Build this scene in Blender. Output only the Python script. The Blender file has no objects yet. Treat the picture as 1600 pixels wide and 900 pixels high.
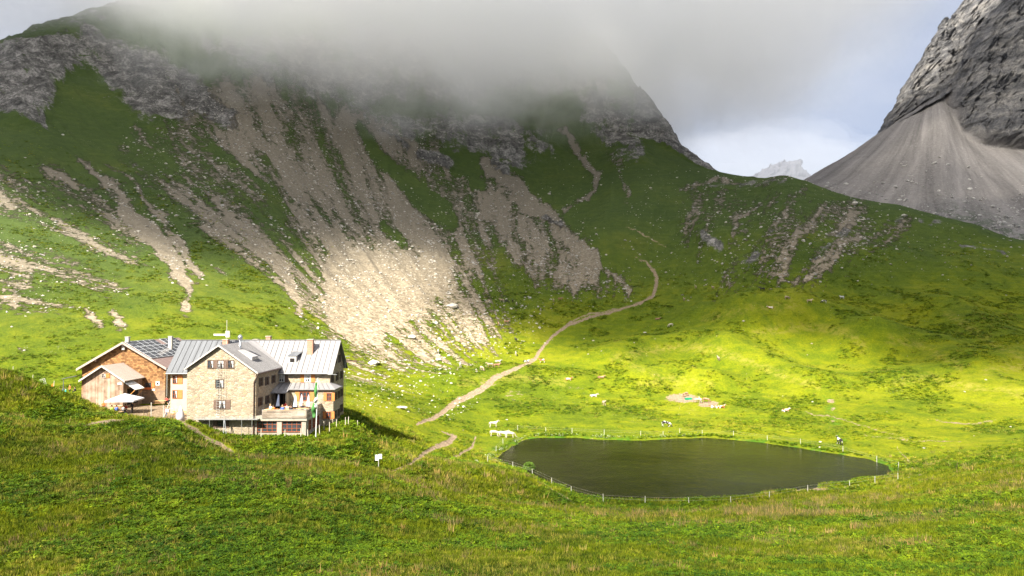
import bpy, bmesh, math, random
import numpy as np
from mathutils import Vector, Matrix

random.seed(7)
rng = np.random.default_rng(11)
scene = bpy.context.scene
col = scene.collection

# ------------------------------------------------------------------ camera
F = 1142.0                      # focal length in pixels of a 1600 x 900 frame
TH = math.radians(1.755)        # the camera looks slightly up
CT, ST = math.cos(TH), math.sin(TH)
cam_d = bpy.data.cameras.new("camera")
cam = bpy.data.objects.new("camera", cam_d); col.objects.link(cam)
cam_d.sensor_width = 36.0; cam_d.lens = 36.0 * F / 1600.0
cam_d.clip_start = 0.2; cam_d.clip_end = 20000
cam.location = (0, 0, 0); cam.rotation_euler = (math.pi / 2 + TH, 0, 0)
scene.camera = cam

# ------------------------------------------------------------------ light
SUN_EL = math.radians(42)
SUN_DIR = Vector((0.50, 0.866, 0)).normalized() * math.cos(SUN_EL) + Vector((0, 0, -math.sin(SUN_EL)))   # direction the light travels
sd_ = bpy.data.lights.new("sun", 'SUN'); sd_.energy = 5.0; sd_.angle = math.radians(0.5); sd_.color = (1.0, 0.93, 0.80)
sun = bpy.data.objects.new("sun", sd_); col.objects.link(sun)
sun.rotation_euler = SUN_DIR.to_track_quat('-Z', 'Y').to_euler()
sun.location = (-300, -300, 400)

world = bpy.data.worlds.new("World"); scene.world = world; world.use_nodes = True
wt = world.node_tree; wt.nodes.clear()
def N(t, typ, **kw):
    n = t.nodes.new(typ)
    for k, v in kw.items(): setattr(n, k, v)
    return n
out = N(wt, 'ShaderNodeOutputWorld'); bg = N(wt, 'ShaderNodeBackground')
sky = N(wt, 'ShaderNodeTexSky', sky_type='NISHITA'); sky.sun_disc = False
sky.sun_elevation = SUN_EL
sky.sun_rotation = math.atan2(-SUN_DIR.x, -SUN_DIR.y)
sky.altitude = 2000; sky.air_density = 1.0; sky.dust_density = 1.5
# overcast layer over the blue: soft cloud banks made of noise on the sky direction
tc = N(wt, 'ShaderNodeTexCoord'); mp = N(wt, 'ShaderNodeMapping'); mp.inputs['Scale'].default_value = (1.0, 1.0, 2.2)
wt.links.new(tc.outputs['Generated'], mp.inputs['Vector'])
nz = N(wt, 'ShaderNodeTexNoise'); nz.inputs['Scale'].default_value = 2.6; nz.inputs['Detail'].default_value = 6; nz.inputs['Roughness'].default_value = 0.5
nz.inputs['Distortion'].default_value = 0.3
wt.links.new(mp.outputs[0], nz.inputs['Vector'])
cr = N(wt, 'ShaderNodeValToRGB')
cr.color_ramp.elements[0].position = 0.30; cr.color_ramp.elements[0].color = (2.3, 2.6, 3.35, 1)
cr.color_ramp.elements[1].position = 0.72; cr.color_ramp.elements[1].color = (3.9, 3.95, 4.15, 1)
wt.links.new(nz.outputs['Fac'], cr.inputs['Fac'])
mx = N(wt, 'ShaderNodeMix', data_type='RGBA'); mx.inputs[0].default_value = 0.88
wt.links.new(sky.outputs[0], mx.inputs[6]); wt.links.new(cr.outputs[0], mx.inputs[7])
wt.links.new(mx.outputs[2], bg.inputs['Color']); bg.inputs['Strength'].default_value = 0.054
wt.links.new(bg.outputs[0], out.inputs['Surface'])

vs = scene.view_settings
vs.view_transform = 'Standard'; vs.look = 'None'; vs.gamma = 1.0; vs.use_curve_mapping = False
vs.exposure = 2.0
scene.cycles.max_bounces = 5; scene.cycles.diffuse_bounces = 2; scene.cycles.glossy_bounces = 2
scene.cycles.transmission_bounces = 2; scene.cycles.volume_bounces = 14; scene.cycles.transparent_max_bounces = 8
scene.cycles.volume_step_rate = 1.0; scene.cycles.volume_max_steps = 128
scene.cycles.caustics_reflective = False; scene.cycles.caustics_refractive = False

# ------------------------------------------------------------------ projection helpers (used to survey the ground)
def unproj(px, py, D):
    k = (450.0 - py) / F
    z = D * (ST + k * CT) / (CT - k * ST)
    x = (px - 800.0) / F * (D * CT + z * ST)
    return x, D, z
def proj(x, y, z):
    yc = y * CT + z * ST; zc = -y * ST + z * CT
    return 800 + F * x / yc, 450 - F * zc / yc

# ------------------------------------------------------------------ numpy noise
def _h(ix, iy, iz, seed):
    n = (ix.astype(np.int64) * 374761393 + iy.astype(np.int64) * 668265263 + iz.astype(np.int64) * 2147483647 + seed * 1274126177) & 0xffffffff
    n = ((n ^ (n >> 13)) * 1274126177) & 0xffffffff
    n = ((n ^ (n >> 16)) * 2246822519) & 0xffffffff
    return ((n ^ (n >> 15)) & 0xffffff) / float(0xffffff)
def vnoise(x, y, z, seed=0):
    x0, y0, z0 = np.floor(x), np.floor(y), np.floor(z)
    fx, fy, fz = x - x0, y - y0, z - z0
    fx = fx * fx * fx * (fx * (fx * 6 - 15) + 10); fy = fy * fy * fy * (fy * (fy * 6 - 15) + 10); fz = fz * fz * fz * (fz * (fz * 6 - 15) + 10)
    r = 0
    for a in (0, 1):
        for b in (0, 1):
            for c in (0, 1):
                w = (fx if a else 1 - fx) * (fy if b else 1 - fy) * (fz if c else 1 - fz)
                r = r + w * _h(x0 + a, y0 + b, z0 + c, seed)
    return r * 2 - 1
def fbm(x, y, z, oct=5, seed=0, gain=0.5, ridged=False):
    r = 0; a = 1.0; s = 0.0
    for i in range(oct):
        n = vnoise(x, y, z, seed + i * 17)
        if ridged: n = 1 - 2 * np.abs(n)
        r = r + a * n; s += a; a *= gain
        x, y, z = x * 2.03 + 11.3, y * 2.03 + 5.7, z * 2.03 + 3.1
    return r / s
def sstep(a, b, x):
    t = np.clip((x - a) / (b - a), 0, 1)
    return t * t * (3 - 2 * t)

# ------------------------------------------------------------------ tags, meshes
def tag(o, label=None, cat=None, group=None, kind=None):
    if label: o['label'] = label
    if cat: o['category'] = cat
    if group: o['group'] = group
    if kind: o['kind'] = kind
    return o
def empty(name, loc=(0, 0, 0), rz=0.0, label=None, cat=None, group=None):
    o = bpy.data.objects.new(name, None); col.objects.link(o)
    o.location = loc; o.rotation_euler = (0, 0, rz); o.empty_display_size = 0.3
    return tag(o, label, cat, group)
def copy_tree(o, parent=None, data=None):
    c = o.copy(); col.objects.link(c); c.parent = parent
    for ch in o.children: copy_tree(ch, c)
    return c
def grid_mesh(name, X, Y, Z, mat, flip=False):
    R, Cn = X.shape
    me = bpy.data.meshes.new(name)
    co = np.empty((R * Cn, 3), np.float32); co[:, 0] = X.ravel(); co[:, 1] = Y.ravel(); co[:, 2] = Z.ravel()
    idx = np.arange(R * Cn).reshape(R, Cn)
    a, b, c, d = idx[:-1, :-1].ravel(), idx[:-1, 1:].ravel(), idx[1:, 1:].ravel(), idx[1:, :-1].ravel()
    f = np.stack([a, b, c, d], 1).astype(np.int32)
    me.vertices.add(R * Cn); me.vertices.foreach_set('co', co.ravel())
    me.loops.add(f.size); me.loops.foreach_set('vertex_index', f.ravel())
    me.polygons.add(len(f)); me.polygons.foreach_set('loop_start', np.arange(len(f), dtype=np.int32) * 4)
    me.polygons.foreach_set('use_smooth', np.ones(len(f), bool))
    me.update(calc_edges=True)
    me.materials.append(mat)
    o = bpy.data.objects.new(name, me); col.objects.link(o)
    return o
def set_col(me, name, *chans):
    a = me.color_attributes.new(name, 'FLOAT_COLOR', 'POINT')
    n = len(me.vertices); arr = np.zeros((n, 4), np.float32); arr[:, 3] = 1
    for i, c in enumerate(chans): arr[:, i] = c.ravel()
    a.data.foreach_set('color', arr.ravel())
def set_vec(me, name, *chans):
    a = me.attributes.new(name, 'FLOAT_VECTOR', 'POINT')
    n = len(me.vertices); arr = np.zeros((n, 3), np.float32)
    for i, c in enumerate(chans): arr[:, i] = c.ravel()
    a.data.foreach_set('vector', arr.ravel())
# ------------------------------------------------------------------ materials: node shorthand
class G:
    """small helper that writes shader maths"""
    def __init__(s, name):
        s.m = bpy.data.materials.new(name); s.m.use_nodes = True; s.t = s.m.node_tree; s.t.nodes.clear()
        s.out = s.t.nodes.new('ShaderNodeOutputMaterial'); s.p = s.t.nodes.new('ShaderNodeBsdfPrincipled')
        s.t.links.new(s.p.outputs[0], s.out.inputs[0])
        s.p.inputs['Specular IOR Level'].default_value = 0.3
    def L(s, a, b): s.t.links.new(a, b)
    def node(s, typ, **kw): return N(s.t, typ, **kw)
    def put(s, sock, v):
        if isinstance(v, (int, float)): sock.default_value = v
        elif isinstance(v, (tuple, list)): sock.default_value = (tuple(v) + (1,))[:len(sock.default_value)] if len(sock.default_value) == 4 else tuple(v)
        else: s.L(v, sock)
    def math(s, op, a, b=0.0, c=0.0, clamp=False):
        n = s.node('ShaderNodeMath', operation=op, use_clamp=clamp)
        s.put(n.inputs[0], a); s.put(n.inputs[1], b)
        if len(n.inputs) > 2: s.put(n.inputs[2], c)
        return n.outputs[0]
    def vmath(s, op, a, b=(0, 0, 0)):
        n = s.node('ShaderNodeVectorMath', operation=op); s.put(n.inputs[0], a); s.put(n.inputs[1], b); return n.outputs[0]
    def mix(s, f, a, b, blend='MIX'):
        n = s.node('ShaderNodeMix', data_type='RGBA', blend_type=blend); s.put(n.inputs[0], f); s.put(n.inputs[6], a); s.put(n.inputs[7], b); return n.outputs[2]
    def noise(s, vec, scale, detail=4, rough=0.55, dist=0.0, color=False):
        n = s.node('ShaderNodeTexNoise'); s.put(n.inputs['Vector'], vec); s.put(n.inputs['Scale'], scale)
        n.inputs['Detail'].default_value = detail; n.inputs['Roughness'].default_value = rough; n.inputs['Distortion'].default_value = dist
        return n.outputs['Color' if color else 'Fac']
    def voro(s, vec, scale, out='Distance', feature='F1', rnd=1.0):
        n = s.node('ShaderNodeTexVoronoi', feature=feature); s.put(n.inputs['Vector'], vec); s.put(n.inputs['Scale'], scale); n.inputs['Randomness'].default_value = rnd
        return n.outputs[out]
    def ss(s, a, b, x):
        n = s.node('ShaderNodeMapRange', interpolation_type='SMOOTHSTEP', clamp=True)
        s.put(n.inputs[0], x); s.put(n.inputs[1], a); s.put(n.inputs[2], b); n.inputs[3].default_value = 0; n.inputs[4].default_value = 1
        return n.outputs[0]
    def attr(s, name, sep=True):
        n = s.node('ShaderNodeAttribute', attribute_name=name)
        if not sep: return n.outputs['Vector']
        q = s.node('ShaderNodeSeparateXYZ'); s.L(n.outputs['Vector'], q.inputs[0]); return q.outputs
    def ramp(s, f, *els):
        n = s.node('ShaderNodeValToRGB'); e = n.color_ramp.elements
        for i, (p, c) in enumerate(els):
            q = e[i] if i < 2 else e.new(p)
            q.position = p; q.color = (*c, 1)
        s.put(n.inputs[0], f); return n.outputs[0]
    def bump(s, h, dist, strength=1.0):
        n = s.node('ShaderNodeBump'); s.put(n.inputs['Height'], h); n.inputs['Distance'].default_value = dist; n.inputs['Strength'].default_value = strength
        s.L(n.outputs[0], s.p.inputs['Normal']); return n
    def pos(s): return s.node('ShaderNodeNewGeometry').outputs['Position']
    def obj(s): return s.node('ShaderNodeTexCoord').outputs['Object']
    def color(s, v): s.put(s.p.inputs['Base Color'], v)
    def rough(s, v): s.put(s.p.inputs['Roughness'], v)

GRASS_D = (0.034, 0.066, 0.003)
GRASS_M = (0.115, 0.160, 0.004)
GRASS_L = (0.250, 0.262, 0.004)
GRASS_Y = (0.255, 0.225, 0.040)

def ground_material():
    g = G('alpine_ground')
    P = g.pos()
    m1 = g.attr('mask')           # x scree cover, y rock cover, z bare path
    m2 = g.attr('mask2')          # x dry grass, y lush, z cloud shade painted on high slopes (0 none .. 1 full)
    fall = g.attr('fall', sep=False)  # (across the slope, down the slope)
    # --- grass
    nbig = g.noise(P, 0.025, 5, 0.6)
    nmid = g.noise(P, 0.22, 6, 0.65)
    nfin = g.noise(P, 1.7, 5, 0.7)
    nvf = g.noise(P, 7.0, 3, 0.7)
    f = g.math('ADD', g.math('MULTIPLY', nbig, 0.55), g.math('MULTIPLY', nmid, 0.45))
    f = g.math('ADD', f, g.math('SUBTRACT', 0.045, g.math('MULTIPLY', m2[2], 0.10)))  # valley grass lighter and yellower: sunlight put into its colour
    base = g.ramp(f, (0.36, GRASS_D), (0.50, GRASS_M), (0.62, GRASS_L))
    spk = g.ss(0.40, 0.66, g.math('ADD', g.math('MULTIPLY', nfin, 0.6), g.math('MULTIPLY', nvf, 0.4)))
    base = g.mix(g.math('MULTIPLY', spk, 0.65), g.mix(0.5, base, GRASS_D), g.mix(0.5, base, GRASS_L))
    # lush clumps (dark docks and alder scrub) and dry straw
    lush = g.math('MULTIPLY', m2[1], g.ss(0.45, 0.6, nmid))
    base = g.mix(lush, base, (0.03, 0.12, 0.008))
    dry = g.math('MULTIPLY', g.ss(0.42, 0.62, g.noise(P, 0.5, 6, 0.7)), g.math('ADD', m2[0], g.math('MULTIPLY', g.ss(0.52, 0.70, nbig), 0.35)), clamp=True)
    base = g.mix(dry, base, GRASS_Y)
    # high slopes: cloud shade put into a darker, colder grass colour
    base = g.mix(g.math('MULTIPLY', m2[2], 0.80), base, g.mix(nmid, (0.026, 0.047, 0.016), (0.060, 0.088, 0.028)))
    # pale flecks: small stones and flower heads
    fl = g.math('LESS_THAN', g.voro(P, 1.1), 0.16)
    fl = g.math('MULTIPLY', fl, g.ss(0.56, 0.66, g.noise(P, 0.06, 4, 0.6)))
    base = g.mix(g.math('MULTIPLY', fl, 0.55), base, (0.35, 0.33, 0.24))
    # --- scree
    sn = g.noise(fall, 0.09, 9, 0.72, 0.5)
    sn2 = g.noise(P, 0.30, 8, 0.78, 0.3)
    snn = g.math('ADD', g.math('MULTIPLY', sn, 0.5), g.math('MULTIPLY', sn2, 0.5))
    thr = g.math('SUBTRACT', 0.66, g.math('MULTIPLY', m1[0], 0.36))
    scree = g.ss(g.math('SUBTRACT', thr, 0.025), g.math('ADD', thr, 0.025), snn)
    sc1 = g.noise(P, 1.2, 8, 0.75)
    sc2 = g.voro(P, 0.9, 'Color')
    sb = g.node('ShaderNodeSeparateXYZ'); g.L(sc2, sb.inputs[0])
    scol = g.ramp(g.math('ADD', g.math('MULTIPLY', sc1, 0.6), g.math('MULTIPLY', sb.outputs[0], 0.35)), (0.25, (0.11, 0.088, 0.058)), (0.50, (0.255, 0.205, 0.138)), (0.75, (0.43, 0.365, 0.265)))
    scol = g.mix(g.math('MULTIPLY', m2[2], 0.85), scol, g.mix(sc1, (0.068, 0.061, 0.047), (0.20, 0.177, 0.138)))  # scree darkened on the high slopes: cloud shade put into its colour
    # --- rock
    rn = g.noise(P, 0.06, 10, 0.75, 0.6)
    rthr = g.math('SUBTRACT', 0.68, g.math('MULTIPLY', m1[1], 0.36))
    rock = g.ss(g.math('SUBTRACT', rthr, 0.03), g.math('ADD', rthr, 0.03), g.math('ADD', g.math('MULTIPLY', rn, 0.5), g.math('MULTIPLY', g.noise(fall, 0.10, 9, 0.75, 0.4), 0.5)))
    rcol = g.ramp(g.math('ADD', g.math('MULTIPLY', g.noise(P, 0.10, 10, 0.78, 0.8), .6), g.math('MULTIPLY', g.noise(P, 0.6, 8, 0.8), .4)), (0.40, (0.035, 0.034, 0.032)), (0.5, (0.12, 0.115, 0.105)), (0.59, (0.34, 0.32, 0.295)))
    # --- bare path
    pth = g.ss(0.46, 0.60, g.math('ADD', m1[2], g.math('MULTIPLY', g.math('SUBTRACT', g.noise(P, 0.7, 8, 0.78), 0.5), 1.4)))
    pcol = g.ramp(g.noise(P, 2.0, 7, 0.7), (0.3, (0.15, 0.105, 0.065)), (0.7, (0.36, 0.275, 0.19)))
    c = g.mix(scree, base, scol); c = g.mix(rock, c, rcol); c = g.mix(pth, c, pcol)
    g.color(c); g.rough(0.95); g.p.inputs['Specular IOR Level'].default_value = 0.12
    # bumps: tussocks, terracettes along the contours, stones
    sep = g.node('ShaderNodeSeparateXYZ'); g.L(P, sep.inputs[0])
    cv = g.node('ShaderNodeCombineXYZ'); g.L(g.math('MULTIPLY', sep.outputs[0], 0.05), cv.inputs[0]); g.L(g.math('MULTIPLY', sep.outputs[1], 0.05), cv.inputs[1]); g.L(g.math('MULTIPLY', sep.outputs[2], 1.0), cv.inputs[2])
    terr = g.noise(cv.outputs[0], 1.2, 4, 0.6, 0.2)
    hgt = g.math('ADD', g.math('MULTIPLY', nfin, 0.8), g.math('MULTIPLY', nmid, 1.6))
    hgt = g.math('ADD', hgt, g.math('MULTIPLY', nvf, 0.25))
    hgt = g.math('ADD', hgt, g.math('MULTIPLY', terr, 0.9))
    notgrass = g.math('MAXIMUM', scree, rock)
    rockh = g.math('ADD', g.math('MULTIPLY', g.noise(P, 0.30, 8, 0.68, 0.6), 3.5), g.math('MULTIPLY', sc1, 0.6))
    h = g.math('ADD', g.math('MULTIPLY', hgt, g.math('SUBTRACT', 1.0, notgrass)), g.math('MULTIPLY', rockh, g.math('ADD', g.math('MULTIPLY', rock, 0.9), g.math('MULTIPLY', scree, 0.12))))
    g.bump(h, 0.55)
    return g.m

def cliff_material():
    g = G('limestone_cliff'); P = g.pos()
    m1 = g.attr('mask')       # x = scree (1) against cliff (0)
    a = g.noise(P, 0.022, 10, 0.72, 0.5); b = g.noise(P, 0.09, 10, 0.82, 0.6)
    st = g.node('ShaderNodeMapping'); st.inputs['Scale'].default_value = (0.25, 0.25, 1.6); st.inputs['Rotation'].default_value = (0.5, 0.25, 0); g.L(P, st.inputs[0])
    strata = g.noise(st.outputs[0], 0.06, 8, 0.7, 0.5)
    r = g.math('ADD', g.math('ADD', g.math('MULTIPLY', a, 0.2), g.math('MULTIPLY', b, 0.45)), g.math('MULTIPLY', strata, 0.35))
    rc = g.ramp(r, (0.40, (0.05, 0.051, 0.058)), (0.49, (0.155, 0.155, 0.163)), (0.58, (0.36, 0.345, 0.33)))
    sm = g.node('ShaderNodeMapping'); sm.inputs['Scale'].default_value = (1.0, 0.3, 0.55); g.L(P, sm.inputs[0])
    s1 = g.noise(P, 0.50, 8, 0.8)
    fall = g.attr('fall', sep=False)
    s2 = g.noise(fall, 0.06, 9, 0.72, 0.3)
    sc = g.ramp(g.math('ADD', g.math('MULTIPLY', s1, 0.35), g.math('MULTIPLY', s2, 0.65)), (0.36, (0.10, 0.093, 0.09)), (0.5, (0.185, 0.172, 0.163)), (0.64, (0.28, 0.26, 0.247)))
    # blocks on the fan
    vb = g.math('LESS_THAN', g.voro(P, 0.35), 0.22); vb = g.math('MULTIPLY', vb, g.ss(0.5, 0.6, g.math('ADD', g.noise(P, 0.03, 4, 0.6), g.math('MULTIPLY', m1[1], 0.15))))
    sc = g.mix(g.math('MULTIPLY', vb, 0.6), sc, g.mix(s1, (0.07, 0.07, 0.07), (0.5, 0.48, 0.45)))
    gr = g.math('MULTIPLY', m1[2], g.ss(0.48, 0.55, g.noise(P, 0.12, 6, 0.7)))
    c = g.mix(m1[0], rc, sc); c = g.mix(gr, c, (0.03, 0.06, 0.02))
    g.color(c); g.rough(0.95); g.p.inputs['Specular IOR Level'].default_value = 0.1
    hh = g.math('ADD', g.math('MULTIPLY', r, 9.0), g.math('MULTIPLY', b, 4.0))
    g.bump(g.math('ADD', g.math('MULTIPLY', hh, g.math('SUBTRACT', 1.0, m1[0])), g.math('MULTIPLY', g.math('MULTIPLY', g.noise(P, 0.35, 4, 0.6), 1.0), m1[0])), 1.0)
    return g.m

# ------------------------------------------------------------------ survey of the valley: py and distance at each layer for every column
def pchip(x, Yk, xq):
    """monotone cubic along axis 0; x (n,), Yk (n,...)"""
    x = np.asarray(x, float); h = np.diff(x); Yk = np.asarray(Yk, float)
    hs = h.reshape((-1,) + (1,) * (Yk.ndim - 1)); d = np.diff(Yk, axis=0) / hs
    m = np.zeros_like(Yk)
    w1 = 2 * hs[1:] + hs[:-1]; w2 = hs[1:] + 2 * hs[:-1]
    with np.errstate(divide='ignore', invalid='ignore'):
        hm = (w1 + w2) / (w1 / d[:-1] + w2 / d[1:])
    m[1:-1] = np.where(d[:-1] * d[1:] > 0, hm, 0); m[0] = d[0]; m[-1] = d[-1]
    i = np.clip(np.searchsorted(x, xq) - 1, 0, len(x) - 2)
    t = ((xq - x[i]) / h[i]).reshape((-1,) + (1,) * (Yk.ndim - 1)); hh = hs[i]
    return (2*t**3-3*t**2+1)*Yk[i] + (t**3-2*t**2+t)*hh*m[i] + (-2*t**3+3*t**2)*Yk[i+1] + (t**3-t**2)*hh*m[i+1]

PXS = np.arange(-560, 2161, 2.0)
LAY = [
 # L1 .. near ground just below the frame
 {0:(905,30), 800:(905,28), 1600:(905,29)},
 {-400:(775,46),0:(782,46),400:(800,45),800:(840,50),1200:(835,55),1600:(800,60),2000:(790,60)},
 {-400:(620,74),0:(657,72),100:(671,74),200:(664,77),260:(672,78),300:(694,78),335:(708,78),370:(718,78),500:(727,75),600:(741,75),700:(768,78),800:(792,82),900:(803,86),1000:(806,88),1200:(800,90),1400:(775,98),1500:(752,104),1600:(728,110),2000:(700,110)},
 {-400:(640,86),0:(652,84),100:(666,84),180:(655,86),290:(668,88),330:(705,88),370:(728,88),500:(736,84),600:(757,87),700:(778,90),800:(792,94),900:(798,96),1000:(799,97),1200:(792,99),1400:(765,108),1500:(742,116),1600:(718,122),2000:(690,122)},
 {-400:(560,98),0:(579,97),60:(601,96),120:(626,97),160:(641,98),205:(652,99),290:(661,98),370:(690,97),440:(691,97),500:(691,97),545:(684,98),600:(722,98),650:(724,100),700:(733,103),800:(744,108),850:(758,109),900:(779,107),1000:(793,106),1100:(790,108),1200:(780,112),1300:(766,118),1400:(750,124),1500:(728,126),1600:(706,132),2000:(680,132)},
 {-400:(600,118),0:(629,116),60:(630,116),120:(630,118),200:(631,119),290:(633,120),370:(646,118),440:(647,118),500:(649,117),545:(652,115),600:(690,117),700:(712,128),760:(720,136),800:(730,134),850:(752,122.8),900:(771,114.6),1000:(785,109.3),1100:(781,110.8),1200:(771,114.6),1300:(757,120.5),1400:(741,128),1500:(712,136),1600:(690,145),2000:(665,145)},
 {-400:(600,150),0:(605,150),200:(608,152),400:(622,152),545:(630,150),600:(645,150),700:(674,158),770:(691,158),800:(690,160),850:(683.5,165),1000:(687,162),1100:(683.5,165),1200:(693,157.5),1300:(709,146.5),1400:(726,136.5),1500:(692,154),1600:(668,165),2000:(640,165)},
 {-400:(540,178),0:(545,180),200:(548,186),400:(558,194),560:(590,205),700:(618,210),850:(624,212),1000:(628,212),1200:(632,205),1400:(630,200),1600:(606,210),2000:(585,205)},
 {-400:(450,218),0:(460,225),200:(460,238),400:(475,250),560:(510,265),700:(545,268),850:(555,272),1000:(552,275),1200:(545,270),1400:(545,270),1600:(530,270),2000:(500,265)},
 {-400:(340,285),0:(350,290),200:(355,312),400:(365,330),560:(410,350),700:(440,355),850:(455,355),1000:(460,350),1200:(445,340),1400:(455,330),1600:(450,330),2000:(430,320)},
 {-400:(230,360),0:(240,362),200:(240,410),400:(250,440),560:(300,460),700:(320,480),850:(335,490),1000:(340,470),1100:(345,440),1200:(345,420),1400:(375,390),1600:(402,375),2000:(390,370)},
 {-400:(140,440),0:(145,445),200:(140,500),400:(150,540),560:(190,560),700:(200,590),850:(210,620),950:(212,625),1000:(222,610),1050:(242,590),1100:(266,560),1150:(276,540),1195:(280,520),1212:(279,505),1250:(287,490),1320:(306,470),1400:(321,455),1500:(346,430),1600:(376,410),2000:(372,405)},
 {-400:(100,520),0:(74,535),70:(46,570),130:(30,600),200:(12,650),400:(-30,720),700:(-20,760),850:(30,760),950:(80,730),985:(125,700),1010:(158,685),1035:(186,668),1060:(228,650),1085:(250,630),1110:(268,612),1150:(279,590),1195:(289,580),1320:(318,560),1400:(335,540),1600:(392,500),2000:(390,500)},
 {-400:(260,760),0:(200,800),200:(150,900),700:(150,1000),1000:(300,900),1060:(330,860),1110:(340,800),1200:(350,760),1600:(430,720),2000:(430,720)},
 {-400:(500,4000),2000:(500,4000)},
]
NR = [36, 70, 80, 26, 34, 56, 64, 60, 64, 66, 66, 60, 70, 12, 6]
nL = len(LAY) + 1
LD = np.zeros((nL, len(PXS))); LZ = np.zeros((nL, len(PXS)))
LD[0] = 1.2; LZ[0] = -1.75
for i, d in enumerate(LAY):
    ks = sorted(d)
    if len(ks) > 2:
        v = pchip(ks, np.array([d[k] for k in ks], float), np.clip(PXS, ks[0], ks[-1]))
    else:
        v = np.stack([np.interp(PXS, ks, [d[k][j] for k in ks]) for j in (0, 1)], 1)
    ker = np.exp(-0.5 * (np.arange(-8, 9) / 3.0) ** 2); ker /= ker.sum()
    v = np.stack([np.convolve(np.pad(v[:, j], 8, mode='edge'), ker, 'valid') for j in (0, 1)], 1)
    LD[i + 1] = v[:, 1]; LZ[i + 1] = unproj(800, v[:, 0], v[:, 1])[2]
vv = []
for i, n in enumerate(NR): vv += list(i + np.arange(n) / n)
vv.append(len(NR)); vv = np.array(vv)
YG = pchip(np.arange(nL), LD, vv)
YG = np.maximum.accumulate(YG, axis=0) + np.arange(len(vv))[:, None] * 1e-4
ZG = np.empty_like(YG)
for j in range(len(PXS)):
    ZG[:, j] = pchip(LD[:, j] + np.arange(nL) * 1e-3, LZ[:, j], YG[:, j])
kz = np.exp(-0.5 * (np.arange(-6, 7) / 2.5) ** 2); kz /= kz.sum()
for r in range(len(vv)): ZG[r] = np.convolve(np.pad(ZG[r], 6, mode='edge'), kz, 'valid')
XG = (PXS[None, :] - 800) / F * (YG * CT + ZG * ST)
PYG = 450 - F * (-YG * ST + ZG * CT) / (YG * CT + ZG * ST)
PXG = np.broadcast_to(PXS[None, :], YG.shape)

# ---- masks, drawn on the surveyed ground
def seg_sd(px, py, pts, asp=1.0):
    """min over polyline of (distance - halfwidth), pts (x, y, w)"""
    best = np.full(px.shape, 1e9)
    for (x0, y0, w0), (x1, y1, w1) in zip(pts[:-1], pts[1:]):
        dx, dy = x1 - x0, y1 - y0
        t = np.clip(((px - x0) * dx + (py - y0) * dy) / (dx * dx + dy * dy + 1e-9), 0, 1)
        d = np.hypot(px - x0 - t * dx, py - y0 - t * dy) - (w0 + (w1 - w0) * t)
        best = np.minimum(best, d)
    return best
def poly_sd(px, py, pts):
    """signed distance, negative inside"""
    d = np.full(px.shape, 1e18); s = np.ones(px.shape, bool)
    n = len(pts)
    for i in range(n):
        x0, y0 = pts[i]; x1, y1 = pts[i - 1]
        ex, ey = x1 - x0, y1 - y0; wx, wy = px - x0, py - y0
        t = np.clip((wx * ex + wy * ey) / (ex * ex + ey * ey), 0, 1)
        d = np.minimum(d, (wx - ex * t) ** 2 + (wy - ey * t) ** 2)
        c1, c2, c3 = py >= y0, py < y1, ex * wy > ey * wx
        flip = (c1 & c2 & c3) | (~c1 & ~c2 & ~c3)
        s = np.where(flip, ~s, s)
    return np.where(s, 1, -1) * np.sqrt(d)

VG = np.broadcast_to(vv[:, None], YG.shape)
FAR = VG > 6.9
# pond, traced on the water plane
WZ = -28.7
POND_PX = [(775,716),(788,706),(805,695),(822,687),(850,683.5),(900,684),(950,687),(1010,688),(1060,685),(1100,683.5),(1150,687),(1200,693),(1250,700),(1300,708),(1350,716),(1388,727),(1397,740),(1370,747),(1330,752),(1285,758),(1250,766),(1210,770),(1160,776),(1100,781),(1040,784),(990,785),(940,780),(895,769),(865,757),(840,744),(815,732),(795,726)]
POND = []
for (a, b) in POND_PX:
    D = WZ / unproj(800, b, 1.0)[2]
    POND.append(unproj(a, b, D)[:2])
psd = poly_sd(XG, YG, POND)
psd = psd + (fbm(XG * .22, YG * .22, XG * 0, 3, 701) * 1.1) * sstep(12, 4, np.abs(psd))
near = psd < 30
w = sstep(0, 7.0, psd)
prof = np.where(psd > 0, WZ + 0.02 + 0.22 * psd, WZ + 0.25 * psd)
prof = np.maximum(prof, WZ - 3)
ZG = np.where(psd < 7, prof * (1 - w) + ZG * w, ZG)
# mounds of the right-hand meadow: low ridges through surveyed points
def P3(px, py, D): return unproj(px, py, D)
def col_hit(px, py, vmin=0.0):
    j = (px - PXS[0]) / 2.0; j0 = int(np.clip(math.floor(j), 0, len(PXS) - 2)); t = j - j0
    Yc = YG[:, j0] * (1 - t) + YG[:, j0 + 1] * t; Zc = ZG[:, j0] * (1 - t) + ZG[:, j0 + 1] * t
    pyc = 450 - F * (-Yc * ST + Zc * CT) / (Yc * CT + Zc * ST)
    k0 = int(np.searchsorted(vv, vmin))
    for k in range(k0, len(vv)):
        if pyc[k] <= py:
            if k == k0: return Vector(unproj(px, pyc[k], Yc[k]))
            s = (pyc[k - 1] - py) / (pyc[k - 1] - pyc[k] + 1e-9); s = min(max(s, 0), 1)
            y = Yc[k - 1] * (1 - s) + Yc[k] * s; z = Zc[k - 1] * (1 - s) + Zc[k] * s
            return Vector(((px - 800) / F * (y * CT + z * ST), y, z))
    k = len(vv) - 8
    return Vector(unproj(px, pyc[k], Yc[k]))
def ridge(pts, h, wide, vmin=6.9):
    global ZG
    q = [col_hit(a, b, vmin) for a, b in pts]
    d = seg_sd(XG, YG, [(p.x, p.y, 0.0) for p in q])
    ZG = ZG + h * np.exp(-(d / wide) ** 2) * sstep(6.7, 7.1, VG)
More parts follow.
